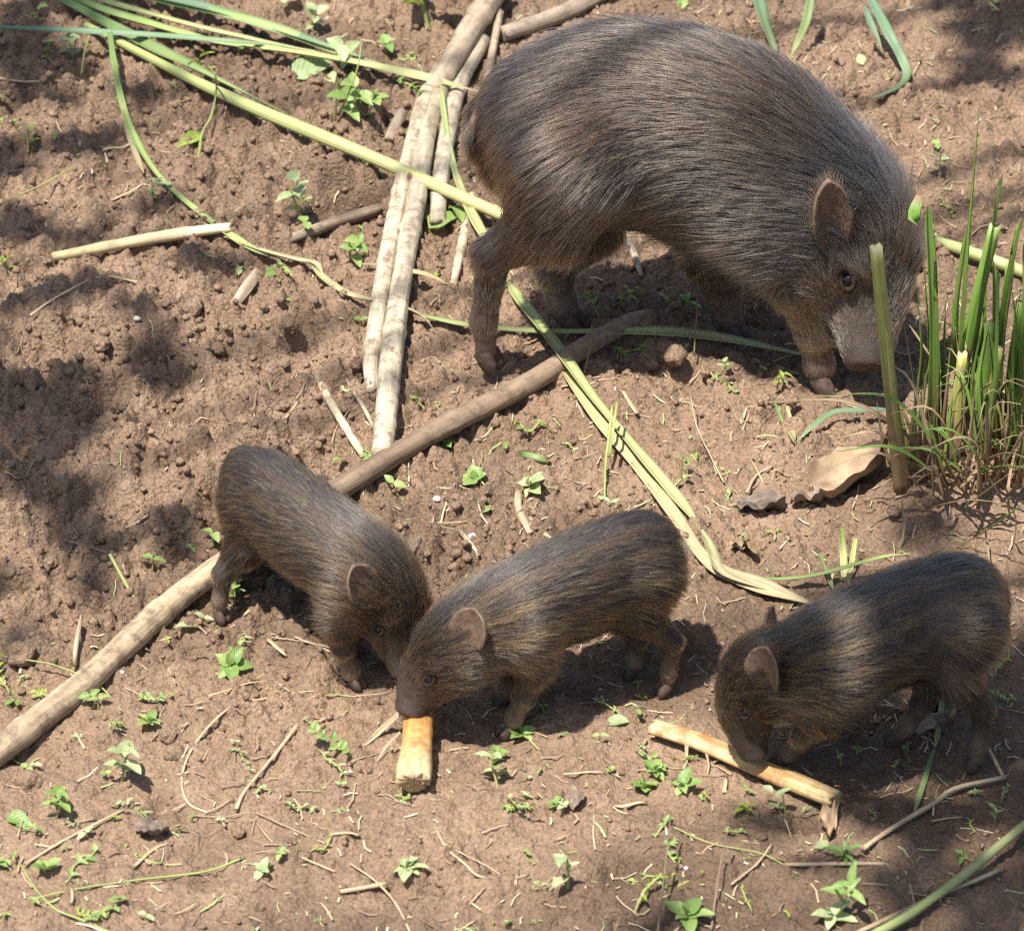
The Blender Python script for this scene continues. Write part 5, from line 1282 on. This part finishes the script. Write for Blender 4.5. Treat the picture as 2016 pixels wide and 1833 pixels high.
# ------------------------------------------------------------------ vines, straw and twigs
def vine(L, mat, label, w=6, cat='vine', name='dry_vine', seed=0, lift=.001):
    P = gpts([(a, b, lift + (c if len(q) > 2 else 0)) for q in L for (a, b, c) in [(q[0], q[1], q[2] if len(q) > 2 else 0)]], w)
    return tag(tube(name, [[a, b, c, r * .62] for a, b, c, r in P], mat, None, 6, .004, 0, .22, .75, seed, .001), label, cat)
vine([(560, 1370), (470, 1385), (420, 1420), (380, 1470), (358, 1530), (370, 1580), (410, 1600)], STRAW, 'loop of dry vine curving over the mud below the weed patch', 7, seed=1)
vine([(585, 1425), (560, 1460), (520, 1510), (480, 1560), (465, 1592)], STRAW, 'crooked dry vine stem crossing the open end of the loop', 10, seed=2)
vine([(380, 1605), (440, 1608), (500, 1600), (560, 1625), (640, 1660)], STRAW, 'thin reddish vine trailing from the loop', 5, seed=3)
vine([(410, 130, .04), (424, 150, .04), (425, 185, .02), (415, 230, .008), (398, 262, .006), (390, 310)], VINE, 'wilted green vine drooping onto the dug soil', 7, name='vine', seed=4)
vine([(712, 85, .06), (705, 130, .045), (690, 175, .03), (668, 225, .004)], VINE, 'bare curved green vine stem rising through the cut blades', 7, name='vine', seed=5)
vine([(175, 70, .03), (165, 110, .02), (160, 150, .004)], VINE, 'curly green tendril at the edge of the blade bundle', 6, name='vine', seed=6)
vine([(1205, 800, .03), (1200, 850, .02), (1192, 920, .006), (1190, 985)], VINE, 'upright green stalk in front of the broad light green blade', 8, name='vine', seed=7)
vine([(1215, 790, .035), (1208, 840, .03), (1198, 900, .012)], VINE, 'thin green leaf stalk beside the upright green stalk', 9, name='vine', seed=71)
vine([(1360, 780, .02), (1372, 840, .01), (1400, 900, .004), (1425, 950)], STRAW, 'yellowing stalk bent over the mud in front of the hog', 7, seed=8)
vine([(1373, 585, .05), (1370, 640, .03), (1366, 700, .006)], STRAW_DARK, 'thin upright dead twig between the hog feet', 6, cat='twig', name='twig', seed=9)
vine([(1165, 640, .03), (1163, 680, .014), (1150, 730, .002)], STRAW_DARK, 'thin crooked upright twig by the bent brown pole', 6, cat='twig', name='twig', seed=10)
vine([(0, 1290, .006), (60, 1300, .004), (110, 1310, .004), (190, 1345), (240, 1400)], VINE, 'pale green runner crossing towards the long pole', 6, name='vine', seed=11)
vine([(40, 1700), (70, 1750), (110, 1790), (160, 1810), (250, 1850)], VINE, 'trailing yellow-green creeper stem on the mud', 8, name='vine', seed=12)
vine([(60, 1770), (160, 1748), (270, 1732), (400, 1716), (480, 1688)], VINE, 'long thin creeper stem beside the trailing one', 7, name='vine', seed=13)
vine([(855, 1625), (880, 1670), (915, 1700), (945, 1725), (1010, 1728), (1040, 1722)], STRAW, 'forked dry stalk lying on smooth mud', 9, cat='stalk', name='dry_stalk', seed=14)
vine([(875, 1660), (920, 1685), (960, 1705), (1000, 1732)], STRAW, 'thin branch of the forked dry stalk', 6, cat='stalk', name='dry_stalk', seed=15)
vine([(690, 1700), (740, 1735), (780, 1780), (810, 1840)], STRAW, 'long pale straw curving over torn straw', 7, cat='straw', name='dry_stalk', seed=16)
vine([(505, 1620), (540, 1660), (600, 1690), (660, 1715)], STRAW, 'reddish straw leading to the torn straw', 6, cat='straw', name='dry_stalk', seed=17)
vine([(670, 1755), (710, 1748), (760, 1738)], STRAW, 'thick torn straw stump on smooth mud', 14, cat='straw', name='dry_stalk', seed=18)
vine([(1170, 1600), (1168, 1640), (1172, 1672)], STRAW, 'short wavy yellow straw standing on smooth mud', 6, cat='straw', name='dry_stalk', seed=19)
vine([(1310, 1620), (1400, 1660), (1500, 1680), (1570, 1720)], VINE, 'thin green runner below the long peeled cane', 6, name='vine', seed=20)
vine([(1430, 1640, .02), (1415, 1720, .01), (1400, 1830)], STRAW_DARK, 'dark upright twig on the smooth mud', 6, cat='twig', name='twig', seed=21)
vine([(1320, 1600, .03), (1310, 1700, .02), (1295, 1833, .004)], STRAW_DARK, 'tall thin dark twig among the low weeds', 6, cat='twig', name='twig', seed=22)
vine([(1440, 1740), (1490, 1700), (1520, 1660)], STRAW, 'short pale straw slanting by the dark upright twig', 6, cat='straw', name='dry_stalk', seed=23)
vine([(1470, 970), (1490, 935), (1520, 918)], STRAW, 'forked white root on the mud before the tan leaf', 8, cat='root', name='root', seed=24)
vine([(1478, 905), (1495, 935), (1502, 950)], STRAW, 'second prong of the forked white root', 6, cat='root', name='root', seed=25)
vine([(505, 770), (500, 810), (505, 850)], STRAW, 'pale rootlet hanging from the soil above the grey-brown piglet', 5, cat='root', name='root', seed=26)
vine([(330, 700), (345, 740)], STRAW, 'fine rootlet in a dug hole', 4, cat='root', name='root', seed=27)
vine([(270, 555, .002), (200, 545), (120, 580), (60, 620)], STRAW, 'long thin brown straw below the cream reed', 8, cat='straw', name='dry_stalk', seed=28)
vine([(0, 402, .01), (70, 370, .012), (145, 330, .010)], VINE, 'thin green stem on the trodden soil beyond the cream reed', 6, name='vine', seed=29)
def make_straw(px, py, ln, ang, w, mat, name, cat, look, R):
    c = V(px, py); l = ln / PXM; d = np.array([math.cos(ang), math.sin(ang)]); k = np.array([-d[1], d[0]]) * R.uniform(-.06, .06) * l
    P = []
    for f in (0, .33, .66, 1):
        q = c[:2] + d * l * (f - .5) + k * math.sin(math.pi * f)
        P.append([q[0], q[1], Hs(q[0], q[1]) + w / PXM * .5 + R.uniform(0, .0022), w / PXM / 2 * (1 - .3 * f)])
    # a stiff straw bridges the hollows
    z = np.array([p[2] for p in P]); lin = np.linspace(max(z[0], z[1] - .002), max(z[3], z[2] - .002), 4)
    for p, a in zip(P, np.maximum(z * .5 + lin * .5, z - .0015)): p[2] = a
    o = tube(name, P, mat, None, 5, max(.004, l / 9), 0, .2, .35, R.randint(0, 9999), w / PXM * .8)
    lab = f'{look} near {near_what(c)}'
    tag(o, lab, cat, lab)
sr = random.Random(21)
for k in range(250):
    px, py = sr.uniform(0, 2016), sr.uniform(20, 1833)
    if 100 < px < 640 and 600 < py < 1050 and sr.random() < .8: continue
    t = sr.random()
    if t < .55: make_straw(px, py, sr.uniform(25, 80), sr.uniform(0, 3.14), sr.uniform(2, 4.2), STRAW, 'straw', 'straw', 'thin dry straw', sr)
    elif t < .75: make_straw(px, py, sr.uniform(20, 50), sr.uniform(0, 3.14), sr.uniform(4, 7.5), STRAW, 'splinter', 'splinter', 'short flat pale splinter', sr)
    else: make_straw(px, py, sr.uniform(25, 70), sr.uniform(0, 3.14), sr.uniform(2.2, 5), STRAW_DARK, 'twig', 'twig', 'dark brown twig', sr)
for (px, py, ln, ang, w) in [(1200, 760, 130, .25, 7), (1160, 775, 110, .1, 6), (1240, 815, 80, 1.9, 13), (390, 545, 80, -.3, 13), (415, 548, 70, -.3, 9), (640, 1305, 110, -.25, 9), (545, 1305, 60, -.9, 11), (470, 1380, 120, .5, 7), (600, 1300, 120, -.2, 6), (730, 1380, 70, .1, 5), (870, 1040, 90, .05, 8), (1260, 1010, 60, .6, 10), (500, 1230, 60, 1.1, 9), (575, 830, 60, 1.2, 10), (590, 800, 45, 1.1, 5), (150, 1660, 220, .75, 12), (300, 1690, 80, .8, 12), (680, 1655, 46, .2, 12), (1150, 660 + 880, 70, .1, 8), (190, 1040 + 60, 150, -.55, 4), (1340, 1320, 90, .9, 4), (60, 182, 130, -.05, 13), (250, 395, 70, .5, 9), (230, 310, 60, .5, 14), (400, 60, 40, 1.1, 9), (1240, 1595, 50, .1, 12)]:
    make_straw(px, py, ln, ang, w * .72, STRAW, 'straw', 'straw', 'stout yellow straw', sr)

# ------------------------------------------------------------------ clods, pebbles and crumbs
def blob(r, seed, sub=2, rough_=.28, flat=.75):
    bm = bmesh.new(); bmesh.ops.create_icosphere(bm, subdivisions=sub, radius=1.0)
    co = np.array([v.co[:] for v in bm.verts])
    d = 1 + rough_ * fbm(co[:, 0] * 1.6 + seed, co[:, 1] * 1.6 + co[:, 2] * 2.3, 3, seed) + rough_ * .6 * fbm(co[:, 2] * 3.4 + seed, co[:, 0] * 3.1 - co[:, 1] * 2, 2, seed + 5)
    co = co * d[:, None] * np.array([1, .9, flat]) * r
    fs = [tuple(v.index for v in f.verts) for f in bm.faces]; bm.free()
    return co, fs
CLODS = [(40, 1290, 46), (58, 1545, 42), (1330, 705, 40), (1285, 720, 26), (1430, 748, 26), (1390, 735, 20), (470, 1640, 22), (330, 1450, 26), (345, 1485, 30), (300, 1400, 20), (1560, 790, 24), (1640, 800, 26), (1700, 205, 26), (1610, 170, 24), (1655, 185, 20), (1800, 120, 26), (1850, 100, 30), (690, 1000, 18), (1830, 990, 26), (1760, 1010, 22),
         (600, 1690, 20), (820, 1660, 18), (1500, 1650, 18), (1250, 1290, 16), (160, 620, 34), (380, 610, 40), (430, 690, 26), (570, 640, 30), (640, 690, 26), (480, 830, 26), (300, 900, 24), (120, 960, 30), (240, 1020, 22), (60, 760, 28), (200, 680, 30), (330, 600, 24), (520, 560, 22), (760, 650, 18), (700, 720, 22), (560, 800, 20), (20, 1130, 26), (100, 1110, 22), (1900, 1350, 16), (1730, 1420, 16), (1780, 1400, 14)]
for k, (px, py, w) in enumerate(CLODS):
    r = w / PXM * .62; g = G(px, py); co, fs = blob(r, k, 3, .34, .8)
    o = mesh_obj('soil_clod', co, fs, SOIL); o.location = (g[0], g[1], g[2] + r * .18); o.rotation_euler = (0, 0, k * 1.3)
    if k == 1: tag(o, 'lone round clod of mud below the long pole', 'clod')
    else:
        lab = f'{"small" if w < 22 else "large" if w > 28 else "middling"} rough soil clod near {near_what(g)}'; tag(o, lab, 'clod', lab)
PEBBLE = simple_mat('pale_stone', (.55, .52, .48), .6, .4, 300)
for k, (px, py, w) in enumerate([(860, 985, 16), (930, 1060, 20), (1440, 1430, 8), (1500, 1440, 6), (1350, 1710, 9), (540, 635, 0), (270, 630, 16), (395, 1160, 10), (1330, 1250, 6), (240, 1325, 10), (1560, 1420, 7), (1265, 628, 8)]):
    if not w: continue
    r = w / PXM * .5; g = G(px, py); co, fs = blob(r, 300 + k, 2, .2, .7)
    o = mesh_obj('pebble', co, fs, PEBBLE); o.location = (g[0], g[1], g[2] + r * .4)
    lab = f'small pale pebble near {near_what(g)}'; tag(o, lab, 'pebble', lab)
def build_crumbs():
    protos = [blob(1.0, 500 + k, 1, .45, .85) for k in range(8)]
    n = 9000; xs = rng.uniform(-.46, .46, n * 4); ys = rng.uniform(-.58, .78, n * 4)
    m = rough_mask(xs, ys); keep = rng.random(n * 4) < (m * .85 + .12) ** 1.3; xs, ys, m = xs[keep][:n], ys[keep][:n], m[keep][:n]
    zs = H(xs, ys); rs = .0009 + .0042 * rng.random(len(xs)) ** 3.2 * (.35 + .65 * m)
    V_, F_ = [], []; off = 0
    for i in range(len(xs)):
        co, fs = protos[i % 8]; a = rng.uniform(0, 6.28); c, s = math.cos(a), math.sin(a)
        q = co @ np.array([[c, -s, 0], [s, c, 0], [0, 0, 1]]).T * rs[i] + np.array([xs[i], ys[i], zs[i] + rs[i] * .35])
        V_.append(q); F_.append(np.array(fs) + off); off += len(q)
    V_ = np.concatenate(V_).astype(np.float32); F_ = np.concatenate(F_).astype(np.int32)
    me = bpy.data.meshes.new('soil_crumbs'); me.vertices.add(len(V_)); me.vertices.foreach_set('co', V_.ravel())
    me.loops.add(F_.size); me.loops.foreach_set('vertex_index', F_.ravel()); me.polygons.add(len(F_)); me.polygons.foreach_set('loop_start', np.arange(0, F_.size, 3, dtype=np.int32))
    me.polygons.foreach_set('use_smooth', np.ones(len(F_), dtype=bool)); me.update(calc_edges=True); me.materials.append(SOIL)
    o = bpy.data.objects.new('soil_crumbs', me); COL.objects.link(o); tag(o, 'loose crumbs of dug brown soil strewn over the ground', 'soil', None, 'stuff')
build_crumbs()

def build_litter():
    n = 3600; R = np.random.default_rng(8); V_, F_, A_ = [], [], []; off = 0
    xs = R.uniform(-.46, .46, n * 2); ys = R.uniform(-.58, .76, n * 2)
    keep = R.random(n * 2) < (.85 - .7 * rough_mask(xs, ys) * smooth(.0, -.2, xs)); xs, ys = xs[keep][:n], ys[keep][:n]
    for x, y in zip(xs, ys):
        a = R.uniform(0, 6.28); l = .0015 + .010 * R.random() ** 3; w = R.uniform(.0002, .0007); d = np.array([math.cos(a), math.sin(a)]); k = np.array([-d[1], d[0]])
        b = R.normal(0, .18) * l; pts = []
        for f in (-1, 0, 1):
            c = np.array([x, y]) + d * l * f + k * b * (1 - f * f)
            z = Hs(c[0], c[1]) + .0007 + R.uniform(0, .0016)
            pts += [[*(c - k * w), z], [*(c + k * w), z + R.uniform(0, .0004)]]
        V_ += pts; F_ += [(off, off + 2, off + 3, off + 1), (off + 2, off + 4, off + 5, off + 3)]; A_ += [R.random()] * 6; off += 6
    m, nt, out = new_mat('plant_litter'); b_ = N(nt, 'ShaderNodeBsdfPrincipled'); at = N(nt, 'ShaderNodeAttribute', attribute_name='pick')
    nt.links.new(ramp(nt, at.outputs['Fac'], [(0, (.13, .085, .055)), (.3, (.30, .21, .13)), (.6, (.46, .36, .23)), (.82, (.52, .44, .30)), (.9, (.26, .34, .11)), (1, (.34, .40, .18))]), b_.inputs['Base Color'])
    b_.inputs['Roughness'].default_value = .75; nt.links.new(b_.outputs[0], out.inputs[0])
    o = mesh_obj('plant_litter', V_, F_, m); a_ = o.data.attributes.new('pick', 'FLOAT', 'POINT'); a_.data.foreach_set('value', np.array(A_, dtype=np.float32))
    tag(o, 'fine scraps of dry grass and leaf strewn over the mud', 'litter', None, 'stuff')
build_litter()

# ------------------------------------------------------------------ an unseen tree added to cast shade on the plot (crown above the view)
def build_added_tree():
    base = np.array([1.55, 0.55, Hs(1.55, .55)]); root = empty('added_shade_tree', base); tag(root, 'unseen leafy tree added to shade part of the mud', 'tree')
    TR = STEM_TR = strand_material('added_tree_bark', [(0, (.16, .115, .08)), (1, (.20, .15, .11))], .5, .85, .3, along=8, across=8)
    fork = base + np.array([-.15, -.05, 2.35])
    tube('trunk', [[*base, .085], [*(base + np.array([.03, .02, 1.2])), .065], [*fork, .048]], TR, root, 14, .05, 0, .1, 1, 3)
    sd = -np.array(SUN_TRAVEL); R = np.random.default_rng(4)
    shade_spots = [(2040, 1690, .085, 48, 2.75), (2020, 1420, .05, 22, 2.6), (90, 40, .065, 45, 2.8), (130, 790, .030, 14, 2.6), (-60, 560, .06, 26, 2.7), (2010, 40, .06, 40, 2.5), (40, 1010, .05, 14, 2.7), (60, 300, .05, 16, 2.7), (-250, 1000, .10, 40, 2.8), (2330, 1500, .14, 80, 2.8)]  # added leaf clusters, each set so its shade falls on a chosen patch
    vs = []; fs = []; uv = []; tmpl = LM['ovate']; tv = np.array([v.co[:] for v in tmpl.vertices]); tf = [tuple(p.vertices) for p in tmpl.polygons]
    tuv = np.array([((v.co.y / .6) + .5, v.co.x) for v in tmpl.vertices])
    for k, (px, py, sp_, n, hz) in enumerate(shade_spots):
        g = V(px, py); c = g + sd * (hz / sd[2])
        mid = (fork + c) / 2 + np.array([0, 0, .22])
        tube('limb', [[*fork, .022], [*mid, .012], [*c, .005]], TR, root, 8, .06, 0, .1, 1, 60 + k)
        for i in range(n):
            p = c + R.normal(0, 1, 3) * np.array([sp_, sp_ * 1.3, .10]); p[2] = max(p[2], 2.25)
            E = Matrix.Rotation(R.uniform(0, 6.28), 3, 'Z') @ Matrix.Rotation(R.normal(.15, .35), 3, 'Y') @ Matrix.Rotation(R.normal(0, .4), 3, 'X')
            q = tv @ np.array(E).T * R.uniform(.05, .09) + p - base
            o = len(vs); vs += list(q); uv += list(tuv); fs += [tuple(a + o for a in f) for f in tf]
    mesh_obj('crown', vs, fs, LEAF_ADDED_TREE, root, True, uv)
build_added_tree()
